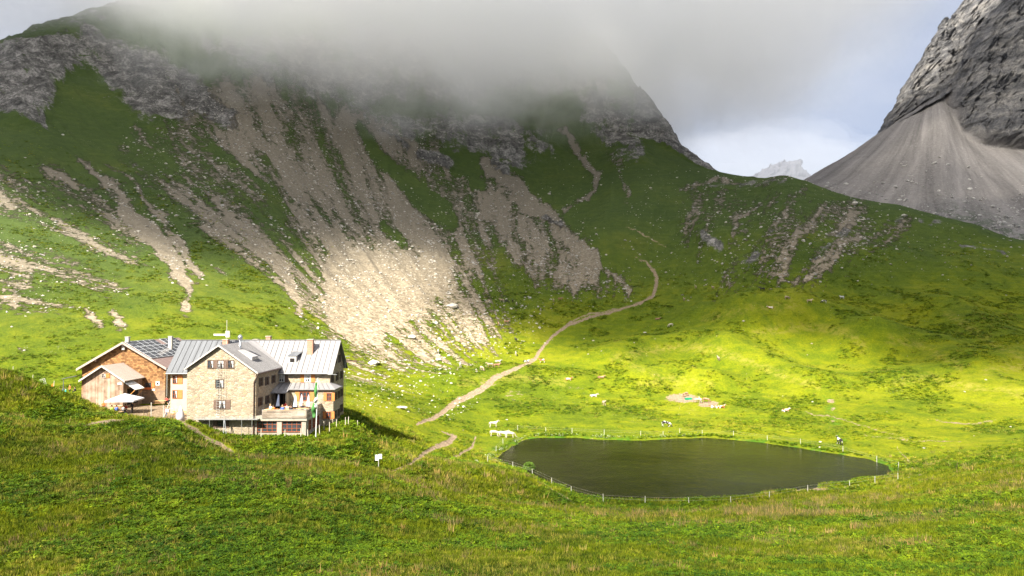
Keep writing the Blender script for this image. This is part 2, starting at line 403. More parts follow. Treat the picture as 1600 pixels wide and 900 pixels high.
RIDGES = [([(960,562),(1010,548),(1070,542),(1130,548)], 3.6, 14),
          ([(1130,552),(1180,568),(1230,590),(1280,604)], 3.4, 12),
          ([(1180,520),(1250,512),(1330,520),(1350,545)], 6.5, 17),
          ([(1100,500),(1170,482),(1240,478)], 5.0, 14),
          ([(1390,530),(1440,540),(1500,572)], 4.0, 13),
          ([(1400,600),(1450,588),(1520,605),(1600,615)], 2.2, 13),
          ([(1480,490),(1540,530),(1600,560)], 4.8, 16),
          ([(1000,600),(1050,590),(1110,600)], 3.4, 10),
          ([(1540,580),(1600,572)], 3.4, 10),
          ([(720,600),(800,590),(880,596)], 2.4, 16),
          ([(1090,350),(1110,370),(1125,380)], 4.0, 14),
          ([(1240,300),(1225,360),(1230,420)], 5.0, 26),
          ([(980,260),(1000,320),(960,380)], 6.0, 30),
          ([(1300,400),(1400,410),(1500,420)], 3.0, 20)]
for pts, h, wd in RIDGES: ridge(pts, h * 1.4, wd * .9)
# little hollow in the shade of the hut, and the knob beside the yard
PYG = 450 - F * (-YG * ST + ZG * CT) / (YG * CT + ZG * ST)
px, py = PXG, PYG
wx, wy = px + fbm(px * 0.02, py * 0.02, py * 0, 5, 5, .62) * 20, py + fbm(px * 0.02, py * 0.02, py * 0 + 9, 5, 8, .62) * 14

scree = np.zeros(px.shape); rock = np.zeros(px.shape); path = np.zeros(px.shape); dry = np.zeros(px.shape); lush = np.zeros(px.shape)
def add_poly(arr, pts, val, soft):
    np.maximum(arr, val * sstep(soft, -soft, poly_sd(wx, wy, pts)) * FAR, out=arr)
def add_line(arr, pts, val, soft, region=FAR, warp=0.5):
    a, b = px + (wx - px) * warp, py + (wy - py) * warp
    np.maximum(arr, val * sstep(soft, -soft, seg_sd(a, b, pts)) * region, out=arr)
def cut_poly(arr, pts, val, soft):
    arr *= 1 - val * sstep(soft, -soft, poly_sd(wx, wy, pts))
def cut_line(arr, pts, val, soft):
    arr *= 1 - val * sstep(soft, -soft, seg_sd(px + (wx-px)*.5, py + (wy-py)*.5, pts))
add_poly(scree, [(250,130),(420,120),(560,170),(620,200),(650,260),(690,320),(712,380),(715,420),(700,460),(665,500),(610,535),(550,548),(508,528),(488,485),(500,430),(478,385),(440,340),(395,290),(330,240),(280,200)], 0.58, 34)
add_poly(scree, [(500,380),(600,385),(700,380),(712,420),(695,465),(650,505),(600,535),(550,545),(512,520),(495,480)], .88, 30)
add_poly(scree, [(300,190),(380,170),(500,200),(560,260),(600,350),(520,340),(420,280)], 0.58, 30)
add_poly(scree, [(600,200),(690,215),(740,270),(800,300),(870,345),(940,400),(900,425),(820,405),(770,360),(715,360),(690,300),(640,270)], 0.52, 28)
add_poly(scree, [(170,210),(300,150),(480,150),(700,220),(790,340),(760,470),(680,520),(500,540),(470,500),(420,430),(330,400),(260,330)], 0.43, 50)
add_poly(scree, [(1060,290),(1240,290),(1430,340),(1320,450),(1120,465),(1050,400)], 0.36, 40)
add_poly(scree, [(-200,260),(60,240),(220,290),(250,400),(180,470),(40,500),(-200,480)], 0.36, 50)
add_poly(scree, [(560,440),(760,450),(800,500),(760,560),(640,600),(560,600),(520,560)], 0.46, 40)
add_poly(scree, [(740,330),(860,340),(960,400),(980,470),(900,470),(800,430)], 0.46, 30)
cut_line(scree, [(560,200,5),(590,240,9),(635,285,14),(685,330,17),(700,350,10)], 1.0, 8)
cut_line(scree, [(700,235,6),(715,262,14),(745,290,9)], .9, 8); cut_line(scree, [(860,230,14),(890,270,16),(885,310,10)], .95, 8)
cut_line(scree, [(600,355,6),(650,395,8)], 0.5, 6)
cut_line(scree, [(330,230,5),(400,280,6),(440,340,10)], 0.55, 8)
cut_line(scree, [(470,300,5),(520,350,8)], 0.35, 8)
STREAKS = [
 ([(110,245,4),(165,285,7),(200,330,12),(240,372,16),(272,415,13),(290,460,7),(288,495,3)], 1.0, 6),
 ([(175,258,4),(215,300,6),(255,350,8),(290,400,8),(308,440,3)], 0.85, 6),
 ([(205,195,2),(260,250,4),(300,290,5),(350,330,6),(390,362,8),(432,402,13),(455,430,9),(468,490,5)], 0.95, 6),
 ([(60,268,5),(88,282,8),(118,300,5)], 0.85, 7), ([(70,372,9),(150,398,16),(205,415,12)], 0.66, 14), ([(-20,400,20),(40,430,22),(20,470,12)], 0.66, 12), ([(100,420,6),(160,450,8)], 0.5, 12), ([(60,300,6),(120,350,10)], .48, 14), ([(200,250,8),(240,300,10)], .5, 12), ([(310,380,6),(350,430,6)], .4, 10),
 ([(8,450,6),(22,478,5)], 0.7, 6), ([(138,480,3),(158,508,4)], 0.7, 6), ([(178,485,4),(192,512,5)], 0.75, 6), ([(20,350,4),(50,365,5)], 0.6, 6),
 ([(100,310,3),(130,330,3)], 0.6, 6), ([(70,240,2),(110,262,3)], 0.5, 8), ([(118,412,4),(145,440,4)], 0.6, 6), ([(30,545,4),(45,548,3)], 0.6, 4),
 ([(758,262,4),(800,292,17),(835,325,15),(868,350,9),(900,376,9),(930,402,11),(945,422,8),(975,460,3)], 0.92, 6),
 ([(640,235,3),(690,262,5),(740,300,4),(775,322,4),(805,350,4),(832,372,3),(832,392,2),(850,430,3)], 0.85, 4),
 ([(880,205,3),(905,240,4),(930,270,4),(926,298,3),(880,330,2)], 0.9, 3.5),
 ([(948,225,4),(965,262,6),(982,300,3)], 0.75, 6), ([(985,235,2),(975,270,3),(985,330,2)], 0.5, 8),
 ([(1145,340,2),(1140,380,4),(1128,420,3)], 0.85, 4), ([(800,405,3),(870,440,3),(905,445,2)], 0.5, 6),
 ([(700,330,3),(760,400,4),(790,470,3)], 0.45, 9), ([(1110,290,3),(1180,288,4),(1230,282,3)], 0.6, 7),
 ([(480,500,4),(500,540,3)], 0.5, 6)]
for pts, v_, s_ in STREAKS: add_line(scree, pts, v_ * .95, s_ * 2.4, warp=1.0)
# crags
add_poly(rock, [(-200,60),(0,70),(60,60),(120,50),(140,90),(110,130),(90,160),(60,195),(0,190),(-200,200)], 0.72, 20)
add_poly(rock, [(130,40),(220,70),(330,130),(380,190),(330,195),(270,190),(230,200),(180,150),(120,90)], 0.70, 28)
add_poly(rock, [(560,175),(700,170),(860,195),(870,240),(800,275),(760,262),(700,235),(620,215)], 0.62, 30)
add_poly(rock, [(890,130),(1000,150),(1010,255),(960,255),(900,200)], 0.56, 24)
for pts, v_, s_ in [([(1060,300,3),(1120,285,6),(1200,290,5)],.62,10),([(1190,320,4),(1150,350,6),(1140,385,6),(1120,430,3)],.70,9),([(1240,330,4),(1190,370,6),(1170,410,3)],.55,12),([(1170,430,4),(1250,440,8),(1290,415,5)],.60,12),([(1330,350,5),(1290,400,6),(1250,430,4)],.52,12),([(1060,350,4),(1090,330,5)],.5,10)]: add_line(scree, pts, v_, s_, warp=1.0)
add_poly(rock, [(300,60),(1000,20),(1000,150),(560,175),(380,150)], 0.62, 36)
for pts, v_, s_ in [([(660,245,8),(700,258,10)], .8, 6), ([(776,262,8),(790,270,8)], .8, 5), ([(850,340,5),(880,360,4)], .8, 4), ([(600,205,5),(640,235,6)], .7, 6),
    ([(1100,370,8),(1125,385,10)], .72, 8), ([(70,200,4),(50,110,6),(30,100,8)], .7, 8), ([(1080,300,6),(1160,290,10),(1230,285,6)], .58, 10),
    ([(1160,330,6),(1130,400,6)], .46, 16), ([(1230,320,8),(1180,400,10),(1120,440,8)], .42, 22), ([(1330,350,8),(1260,430,8)], .42, 20),
    ([(1340,330,6),(1430,345,6),(1560,360,5)], .42, 14), ([(1500,385,3),(1570,402,3)], .6, 6)]:
    add_line(rock, pts, v_, s_)
# sky-line rocks of the east ridge (behind the green shoulder)
rock = np.maximum(rock, 0.95 * sstep(12.0, 12.12, VG) * sstep(980, 1000, px) * sstep(1125, 1105, px))
rock = np.maximum(rock, 0.45 * sstep(12.3, 12.8, VG) * sstep(900, 500, px))
rock *= 1 - 0.8 * sstep(14, -14, poly_sd(wx, wy, [(75,130),(130,125),(150,180),(200,260),(120,250),(80,200)]))
# trails and bare soil
allr = np.ones(px.shape, bool)
for pts, reg, soft in [
 ([(992,403,1.2),(1010,408,1.6),(1022,425,2.6),(1025,445,3.2),(1018,463,2.6),(990,478,2),(940,493,2),(900,508,2.2),(865,525,2.4),(850,540,2.6),(835,560,3),(800,577,2.6),(775,590,4.5),(760,605,4.5),(720,625,5),(690,645,4),(655,662,2)], FAR, 3.5),
 ([(980,357,0.8),(1005,370,1.2),(1040,384,1)], FAR, 2.6),
 ([(870,523,1),(905,500,1.2),(960,484,1)], FAR, 2.2),
 ([(690,672,1),(709,681,3.4),(701,691,4),(676,700,3.2),(667,709,3.4),(648,718,3),(606,739,2.4)], VG > 4.3, 3),
 ([(742,682,1.4),(736,700,2.2),(715,712,2),(690,720,1)], VG > 4.3, 3),
 ([(280,658,3.5),(310,676,4),(340,693,3.5),(366,709,3),(374,716,3)], VG > 3.6, 3.5),
 ([(112,672,2.5),(145,664,4),(170,657,3.5),(192,655,2)], (VG > 3.05), 3.5),
 ([(832,746,0.6),(870,770,1.6),(903,790,1.2)], VG > 3, 3),
 ([(1240,770,0.4),(1262,764,2.5),(1300,762,0.8),(1380,752,0.8),(1440,740,1)], VG > 3, 3),
 ([(1404,700,0.8),(1418,716,1),(1430,735,1)], VG > 3, 2.5),
 ([(1440,760,1),(1480,775,1.4),(1555,785,0.8)], VG > 3, 3),
 ([(1350,680,0.5),(1420,690,1),(1500,690,0.5)], VG > 6, 3),
 ([(1260,640,0.8),(1320,655,0.8),(1420,688,0.8)], VG > 6, 3),
 ([(1460,655,1),(1500,662,1.5),(1560,658,0.6)], VG > 6, 3),
 ([(1500,752,1),(1600,770,1)], VG > 3, 2.5)]:
    add_line(path, [(a, b, c * 1.05) for a, b, c in pts], .95, soft * 1.3, reg, 0.4)
for cx, cy, rx_, ry_, v_ in [(1070,623,24,7,1),(1105,630,16,5,1),(800,617,22,9,.55),(765,600,16,8,.55),(900,607,22,5,.45),(1298,628,7,4,.75),(1303,640,6,3,.7),(1228,640,5,3,.6),(1305,656,6,3,.7),(1230,673,5,2,.6),(1075,640,20,3,.45),(745,612,12,8,.5)]:
    d = np.hypot((px + (wx - px) * .8 - cx) / rx_, (py + (wy - py) * .35 - cy) / ry_) - 1
    path = np.maximum(path, v_ * .8 * sstep(0.7, -0.6, d) * (VG > 6.5))
# the yard beside the hut is trodden earth (surveyed in metres)
yard = poly_sd(XG, YG, [(-63.5,101.5),(-60,105),(-67,113),(-69,119),(-50,119.5),(-44.2,108.5),(-44.2,99.5),(-46,97.8),(-50,98.6)])
path = np.maximum(path, sstep(0.7, -0.5, yard))
shore = sstep(1.8, 0.2, psd) * sstep(-3.0, 0.0, psd + 3)
path = np.maximum(path, 0.45 * sstep(1.0, 0.1, psd) * (fbm(XG * .2, YG * .2, XG * 0, 3, 4) > 0))
lush = np.maximum(lush, 0.8 * sstep(5, 0.5, psd))
lush = np.maximum(lush, 0.6 * sstep(9, -5, seg_sd(px, py, [(1290,610,6),(1300,650,8),(1320,690,6)])) * FAR)
dry = np.maximum(dry, 0.40 * sstep(40, -20, seg_sd(wx, wy, [(960,790,16),(1100,800,22),(1350,820,20),(1450,835,10)])) * (VG < 4))
dry = np.maximum(dry, 0.28 * sstep(40, -10, seg_sd(wx, wy, [(0,600,12),(100,700,10),(500,760,14),(700,800,20),(850,800,16)])) * (VG < 5.2))
dry = np.maximum(dry, 0.6 * sstep(8, -4, seg_sd(px, py, [(1060,600,2),(960,560,2),(1010,548,2)])) * FAR)
for pts, h_, wd in RIDGES[:10]:
    dry = np.maximum(dry, 0.6 * sstep(9, -1, seg_sd(px, py, [(a, b, 2.0) for a, b in pts])) * FAR)  # crests: dry grass, plus grazing sun painted in as paler colour
high_shade = sstep(560, 320, py + 0.06 * (px - 800)) * FAR  # where cloud shade is painted into the ground colours
high_shade = np.maximum(high_shade, sstep(11.2, 11.8, VG) * FAR)
# flatten under the hut and its yard
def pad(zt, x0, x1, y0, y1, soft):
    global ZG
    d = np.maximum(np.maximum(x0 - XG, XG - x1), np.maximum(y0 - YG, YG - y1))
    w_ = sstep(soft, 0, d); ZG = ZG * (1 - w_) + zt * w_
pad(-15.4, -70, -45, 104, 120, 4.0)

# ---- relief
smallf = sstep(14, 40, YG)
rough = 0.012 * YG
g1 = fbm(XG * 0.05, YG * 0.05, XG * 0, 4, 21)
g2 = fbm(XG * 0.35, YG * 0.35, XG * 0, 4, 31)
keep = sstep(0, 6, psd) * (1 - sstep(3, 0, np.maximum(np.maximum(-70 - XG, XG + 25), np.maximum(98 - YG, YG - 121))))
near_amp = 0.45 * g1 + 0.16 * g2 + 0.10 * fbm(XG * 1.1, YG * 1.1, XG * 0, 3, 41) * sstep(130, 90, YG)
CB = (15.0, 190.0)
th_ = np.arctan2(XG - CB[0], YG - CB[1]); rr = np.hypot(XG - CB[0], YG - CB[1])
fa, fd = th_ * 260.0, rr
up = sstep(8.5, 10.5, VG) * sstep(14.5, 13.5, VG)
gul = fbm(fa * 0.035, fd * 0.006, fa * 0, 5, 77, 0.5, True)
gul2 = fbm(fa * 0.12, fd * 0.02, fa * 0, 4, 87, 0.55, True)
rk = fbm(XG * 0.035, YG * 0.035, ZG * 0.05, 7, 55, 0.62, True)
leftish = sstep(1150, 950, px)
ZG = ZG + keep * near_amp * (0.5 + 0.5 * smallf) * sstep(5, 20, YG)
ZG = ZG + up * (gul * 2.0 + gul2 * 0.9) * (0.35 + 0.65 * leftish)
ZG = ZG + sstep(9, 11, VG) * rock * (rk * 11.0 + 1.0) * sstep(14, 13, VG) * (0.4 + 0.6 * leftish)
ZG = ZG + np.where(VG > 5.5, 1, 0) * sstep(0.3, 0.8, scree) * fbm(XG * .3, YG * .3, ZG * .3, 3, 3) * 0.25
tz = fbm(XG * .02, YG * .02, ZG * .9, 3, 801, .6)
ZG = ZG + sstep(6.6, 7.3, VG) * sstep(12, 11, VG) * sstep(820, 1000, px) * (1 - rock) * keep * np.round(tz * 3.5) * .16
ZG = ZG - 0.12 * sstep(0.3, 0.9, path) * keep
PYG = 450 - F * (-YG * ST + ZG * CT) / (YG * CT + ZG * ST)
XG = (PXG - 800) / F * (YG * CT + ZG * ST)

win = 4 * scree * (1 - np.clip(scree, 0, 1))
scree = np.clip(scree + win * (0.36 * fbm(fa * .05, fd * .006, fa * 0, 5, 501, .6) + 0.26 * fbm(fa * .16, fd * .014, fa * 0, 4, 521, .6) + .03), 0, 1)
rock = np.clip(rock + 4 * rock * (1 - np.clip(rock, 0, 1)) * .25 * fbm(fa * .03, fd * .012, fa * 0, 4, 511, .6), 0, 1)
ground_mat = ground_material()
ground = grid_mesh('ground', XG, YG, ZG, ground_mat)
tag(ground, kind='structure')
set_vec(ground.data, 'mask', scree, rock, path)
set_vec(ground.data, 'mask2', dry, lush, high_shade)
set_vec(ground.data, 'fall', fa, fd * 0.13, ZG * 0.0)

def ground_z(x, y):
    z = -15.0
    for _ in range(3):
        p = 800 + F * x / (y * CT + z * ST)
        j = min(max((p - PXS[0]) / 2.0, 0), len(PXS) - 1.001); j0 = int(j); t = j - j0
        z = (1 - t) * np.interp(y, YG[:, j0], ZG[:, j0]) + t * np.interp(y, YG[:, j0 + 1], ZG[:, j0 + 1])
    return float(z)

# ------------------------------------------------------------------ the limestone mountain on the right
PX2 = np.arange(1140, 2240, 1.25)
L2 = [
 {1140:(420,560),1250:(350,560),1400:(390,540),1600:(450,500),2240:(480,480)},
 {1140:(330,640),1250:(310,640),1320:(330,620),1400:(340,590),1500:(362,560),1600:(392,530),2240:(400,520)},
 {1140:(345,800),1250:(284,800),1310:(249,790),1370:(212,780),1430:(177,770),1478:(150,760),1486:(175,745),1500:(205,720),1530:(226,700),1600:(234,680),1700:(230,670),2240:(260,650)},
 {1140:(345,801),1250:(284,801),1310:(249,791),1370:(212,781),1430:(177,771),1478:(146,762),1486:(122,762),1500:(92,765),1520:(52,762),1540:(26,760),1562:(-2,760),1600:(-40,750),1700:(-110,740),2240:(-160,720)},
 {1140:(348,830),1250:(287,830),1310:(252,820),1368:(212,808),1430:(170,800),1478:(140,795),1520:(60,800),1562:(10,800),1600:(-20,800),2240:(-100,800)},
 {1140:(350,860),1250:(292,850),1310:(256,850),1366:(214,850),1378:(188,848),1400:(150,850),1418:(112,850),1432:(80,855),1450:(52,860),1478:(22,870),1500:(0,875),1540:(-40,880),1600:(-110,890),2240:(-190,890)},
 {1140:(430,1100),1366:(300,1100),1500:(250,1150),1700:(200,1200),2240:(200,1200)},
]
NR2 = [24, 130, 260, 20, 220, 16]
n2 = len(L2)
D2 = np.zeros((n2, len(PX2))); Z2 = np.zeros((n2, len(PX2)))
for i, d in enumerate(L2):
    ks = sorted(d); D2[i] = np.interp(PX2, ks, [d[k][1] for k in ks]); p2 = np.interp(PX2, ks, [d[k][0] for k in ks])
    if i == 5: p2 = p2 + sstep(1366, 1380, PX2) * (9 * fbm(PX2 * .07, PX2 * 0, PX2 * 0, 4, 601, .6) + 4)
    Z2[i] = unproj(800, p2, D2[i])[2]
    if i in (0, 1, 2):
        kq = np.exp(-0.5 * (np.arange(-30, 31) / (14.0 if i < 2 else 7.0)) ** 2); kq /= kq.sum()
        D2[i] = np.convolve(np.pad(D2[i], 30, mode='edge'), kq, 'valid'); Z2[i] = np.convolve(np.pad(Z2[i], 30, mode='edge'), kq, 'valid')
v2 = []
for i, n in enumerate(NR2): v2 += list(i + np.arange(n) / n)
v2.append(n2 - 1); v2 = np.array(v2)
Yb = np.stack([np.interp(v2, np.arange(n2), D2[:, j]) for j in range(len(PX2))], 1)
Zb = np.stack([np.interp(v2, np.arange(n2), Z2[:, j]) for j in range(len(PX2))], 1)
V2 = np.broadcast_to(v2[:, None], Yb.shape); P2 = np.broadcast_to(PX2[None, :], Yb.shape)
Xb = (P2 - 800) / F * (Yb * CT + Zb * ST)
cl = np.clip(np.maximum(sstep(1.96, 2.06, V2) * sstep(3.7, 3.0, V2) * sstep(1478, 1490, P2), sstep(3.98, 4.06, V2) * sstep(1364, 1372, P2)), 0, 1)
cl = np.maximum(cl, sstep(2.99, 3.05, V2) * sstep(1370, 1480, P2))
r1 = fbm(Xb * .022 + Zb * .008, Yb * .022, Zb * .016, 8, 101, 0.64, True); r2 = fbm(Xb * .05, Yb * .05, Zb * .09, 5, 131, 0.6)
r3 = fbm(Xb * .012 + 7, Yb * .012, Zb * .012 + 3, 5, 161, 0.55)
Yb2 = Yb - cl * (r1 * 20 + r2 * 9 + fbm(Xb * .045, Yb * .03, Zb * .006, 5, 151, .6, True) * 13 + fbm(Xb * .16, Yb * .16, Zb * .12, 3, 141, .6, True) * 3.0)
Zb2 = Zb + cl * (r3 * 9 + r1 * 6 + r2 * 5)
sc_ = 1 - cl
Zb2 = Zb2 + sc_ * (fbm((Xb + Yb * .2) * .03, Yb * .004, Zb * 0, 4, 61, .6) * 2.2 + fbm(Xb * .25, Yb * .08, Zb * .1, 3, 62) * 0.5)
mountain = grid_mesh('mountain', Xb + cl * (r3 * 8 + r1 * 4), Yb2, Zb2, cliff_material())
tag(mountain, kind='structure')
set_vec(mountain.data, 'mask', sc_, sstep(1.5, 1.0, V2), sstep(1.35, 0.9, V2) * sstep(1430, 1520, P2))
apx, apy, apz = unproj(1478, 140, 790)
an = np.arctan2(Xb - apx, apy + 25 - Yb); ds = np.hypot(Xb - apx, Yb - apy)
set_vec(mountain.data, 'fall', an * 170, ds * 0.10, Yb * 0)

# ------------------------------------------------------------------ pond water
def water_material():
    g = G('pond_water'); P = g.pos()
    n = g.noise(P, 0.05, 5, 0.6)
    g.color(g.ramp(n, (0.38, (0.004, 0.0042, 0.0015)), (0.66, (0.016, 0.018, 0.006)))); g.rough(0.05)
    g.p.inputs['IOR'].default_value = 1.33; g.p.inputs['Specular IOR Level'].default_value = 0.5
    g.bump(g.math('ADD', g.noise(P, 2.2, 4, 0.6), g.math('MULTIPLY', g.noise(P, 0.4, 3, 0.5), 1.5)), 0.045)
    return g.m
def poly_obj(name, pts, z, mat, thick=0.0):
    bm = bmesh.new(); vs_ = [bm.verts.new((x, y, z)) for x, y in pts]; f = bm.faces.new(vs_)
    if f.normal.z < 0: f.normal_flip()
    bmesh.ops.triangulate(bm, faces=[f])
    me = bpy.data.meshes.new(name); bm.to_mesh(me); bm.free(); me.materials.append(mat)
    o = bpy.data.objects.new(name, me); col.objects.link(o); return o
cxp = sum(p[0] for p in POND) / len(POND); cyp = sum(p[1] for p in POND) / len(POND)
big = [(cxp + (x - cxp) * 1.05, cyp + (y - cyp) * 1.05) for x, y in POND]
tag(poly_obj('pond_water', big, WZ, water_material()), kind='structure')
# ------------------------------------------------------------------ clouds
def volume_mat(name, density, color=(0.97, 0.975, 1.0), aniso=0.0):
    m = bpy.data.materials.new(name); m.use_nodes = True; t = m.node_tree; t.nodes.clear()
    o = t.nodes.new('ShaderNodeOutputMaterial'); v = t.nodes.new('ShaderNodeVolumePrincipled')
    v.inputs['Color'].default_value = (*color, 1); v.inputs['Density'].default_value = density; v.inputs['Anisotropy'].default_value = aniso
    t.links.new(v.outputs[0], o.inputs['Volume']); return m, t, v

# terrain raster used to see where each part of the unseen shading deck drops its shadow
RS = 6.0; RX0, RY0 = -1300.0, -100.0; RNX, RNY = 400, 240
rast = np.full((RNY, RNX), -20.0)
for A, B, C in ((XG, YG, ZG), (Xb, Yb2, Zb2)):
    ii = ((A - RX0) / RS).astype(int).ravel(); jj = ((B - RY0) / RS).astype(int).ravel(); zz = C.ravel()
    ok = (ii >= 0) & (ii < RNX) & (jj >= 0) & (jj < RNY) & (zz > -60)
    np.maximum.at(rast, (jj[ok], ii[ok]), zz[ok])
def rz(x, y):
    i = np.clip(((x - RX0) / RS).astype(int), 0, RNX - 1); j = np.clip(((y - RY0) / RS).astype(int), 0, RNY - 1)
    return rast[j, i]
DECK_Z = 720.0; SIG = 0.045  # unseen cloud added out of frame, thickness shaped to cast the wanted shade
gx = np.arange(-1750, 600, 9.0); gy = np.arange(-1150, 620, 9.0)
DX, DY = np.meshgrid(gx, gy)
x = DX + 0.0; y = DY + 0.0; z = np.full(DX.shape, DECK_Z); done = np.zeros(DX.shape, bool)
st = 8.0
for _ in range(260):
    live = ~done
    x = np.where(live, x + SUN_DIR.x * st, x); y = np.where(live, y + SUN_DIR.y * st, y); z = np.where(live, z + SUN_DIR.z * st, z)
    done |= z <= rz(x, y)
yy = np.maximum(y * CT + z * ST, 2.0)
hx = 800 + F * x / yy; hy = 450 - F * (-y * ST + z * CT) / yy
behind = y < 8
wn = fbm(x * 0.012, y * 0.012, z * 0.012, 4, 201)
hxw = hx + wn * 60; hyw = hy + fbm(x * 0.012, y * 0.012, z * 0.012 + 5, 4, 211) * 26
def lit_poly(pts, soft): return sstep(soft, -soft, poly_sd(hxw, hyw, pts))
far = y > 96
# sunlight let through, 0..1
T = np.full(x.shape, 0.035)
T = np.maximum(T, far * 0.95 * lit_poly([(420,690),(400,560),(470,480),(480,400),(540,400),(640,410),(690,440),(650,500),(740,520),(840,560),(900,570),(1000,560),(1150,555),(1200,600),(1230,650),(1150,690),(950,700),(700,760),(420,760)], 22))
T = np.maximum(T, far * 0.85 * lit_poly([(-500,300),(0,290),(90,340),(200,370),(300,420),(420,440),(470,400),(560,385),(690,400),(710,440),(690,470),(800,500),(900,545),(1000,548),(1120,520),(1200,505),(1300,515),(1380,545),(1460,575),(1700,590),(2000,600),(2000,720),(1300,780),(1100,720),(700,790),(-500,790)], 26))
T = np.maximum(T, far * 0.06 * lit_poly([(-500,200),(0,220),(130,250),(300,330),(440,350),(480,330),(700,340),(760,400),(900,480),(1200,450),(1600,500),(2000,520),(2000,820),(-500,820)], 45))
T = np.maximum(T, (y > 600) * (x > 150) * np.where(y > 735, .10, .24))
T = np.maximum(T, 0.95 * (y > 800) * lit_poly([(1350,190),(1430,150),(1500,110),(1560,40),(1620,-80),(1700,-200),(1300,-200),(1300,100)], 30))
T = np.where(y < 96, 0.48 + 0.18 * sstep(-20, 50, x) + 0.14 * wn, T)
T = np.where((y > 80) & (y < 125) & (x < -22), np.maximum(T, 0.8 * sstep(84, 92, y + 0.28 * (x + 45) * (x < -45)) ), T)
T = np.maximum(T, (y > 430) * sstep(-330, -260, x) * sstep(290, 230, x) * (0.60 * sstep(172, 205, z) + 0.5 * sstep(212, 240, z)))
T = np.where(behind, 0.3, T)
T = np.clip(T, 0.03, 0.97)
kk = np.exp(-0.5 * (np.arange(-3, 4) / 1.2) ** 2); kk /= kk.sum()
for ax in (0, 1): T = np.apply_along_axis(lambda q: np.convolve(np.pad(q, 3, mode='edge'), kk, 'valid'), ax, T)
thick = -np.log(T) / SIG * math.sin(SUN_EL)
R_, C_ = DX.shape
top = np.stack([DX, DY, DECK_Z + thick * 0.5 + 0.02], -1).reshape(-1, 3); bot = np.stack([DX, DY, DECK_Z - thick * 0.5 - 0.02], -1).reshape(-1, 3)
idx = np.arange(R_ * C_).reshape(R_, C_); n_ = R_ * C_
a, b, c, d = idx[:-1, :-1].ravel(), idx[:-1, 1:].ravel(), idx[1:, 1:].ravel(), idx[1:, :-1].ravel()
faces = [np.stack([a, b, c, d], 1), np.stack([d, c, b, a], 1) + n_]
for e0 in (idx[0], idx[:, -1], idx[-1][::-1], idx[:, 0][::-1]):
    faces.append(np.stack([e0[1:], e0[:-1], e0[:-1] + n_, e0[1:] + n_], 1))
fc = np.concatenate(faces).astype(np.int32)
me = bpy.data.meshes.new('shade_deck'); me.vertices.add(2 * n_); me.vertices.foreach_set('co', np.concatenate([top, bot]).astype(np.float32).ravel())
me.loops.add(fc.size); me.loops.foreach_set('vertex_index', fc.ravel()); me.polygons.add(len(fc)); me.polygons.foreach_set('loop_start', np.arange(len(fc), dtype=np.int32) * 4)
me.update(calc_edges=True)
m_, t_, v_ = volume_mat('shade_deck_volume', SIG); me.materials.append(m_)
deck = bpy.data.objects.new('shade_deck', me); col.objects.link(deck)
tag(deck, 'unseen cloud deck shaped to shade the slopes and foreground', 'cloud', kind='stuff')

# cap cloud that sits on the summit ridge
def cap_cloud():
    m, t, v = volume_mat('summit_cloud', 0.02, (0.998, 0.998, 1.0))
    g = G.__new__(G); g.m = m; g.t = t
    P = g.pos(); s = g.node('ShaderNodeSeparateXYZ'); g.L(P, s.inputs[0]); X, Y, Z = s.outputs
    # cloud base: lowest over the middle of the wall, lifting to both sides
    dx = g.math('ADD', X, 55.0)
    lift = g.math('MULTIPLY', g.math('MULTIPLY', dx, dx), 0.00048)
    n1 = g.noise(P, 0.0075, 3, 0.55); n2 = g.noise(P, 0.020, 5, 0.68, 0.8)
    nn = g.math('ADD', g.math('MULTIPLY', g.math('SUBTRACT', n1, 0.5), 150.0), g.math('MULTIPLY', g.math('SUBTRACT', n2, 0.5), 150.0))
    hgt = g.math('ADD', g.math('SUBTRACT', g.math('SUBTRACT', Z, lift), 134.0), nn)
    dens = g.ss(-10.0, 95.0, hgt)
    rightf = g.ss(400.0, 200.0, g.math('ADD', X, g.math('MULTIPLY', nn, 0.6)))
    leftf = g.ss(-480.0, -320.0, g.math('ADD', X, g.math('MULTIPLY', nn, 0.6)))
    d = g.math('MULTIPLY', g.math('MULTIPLY', dens, rightf), leftf)
    d = g.math('MULTIPLY', d, g.ss(345.0, 250.0, g.math('ADD', Z, g.math('MULTIPLY', nn, 0.8))))
    g.put(v.inputs['Density'], g.math('MULTIPLY', d, 0.015))
    bm = bmesh.new(); bmesh.ops.create_cube(bm, size=1.0)
    for q in bm.verts: q.co = Vector((-60 + q.co.x * 820, 640 + q.co.y * 440, 245 + q.co.z * 280))
    me = bpy.data.meshes.new('summit_cloud'); bm.to_mesh(me); bm.free(); me.materials.append(m)
    o = bpy.data.objects.new('summit_cloud', me); col.objects.link(o)
    tag(o, 'soft grey cloud hiding the summit ridge of the scree mountain', 'cloud', kind='stuff')
    return o
cap_cloud()

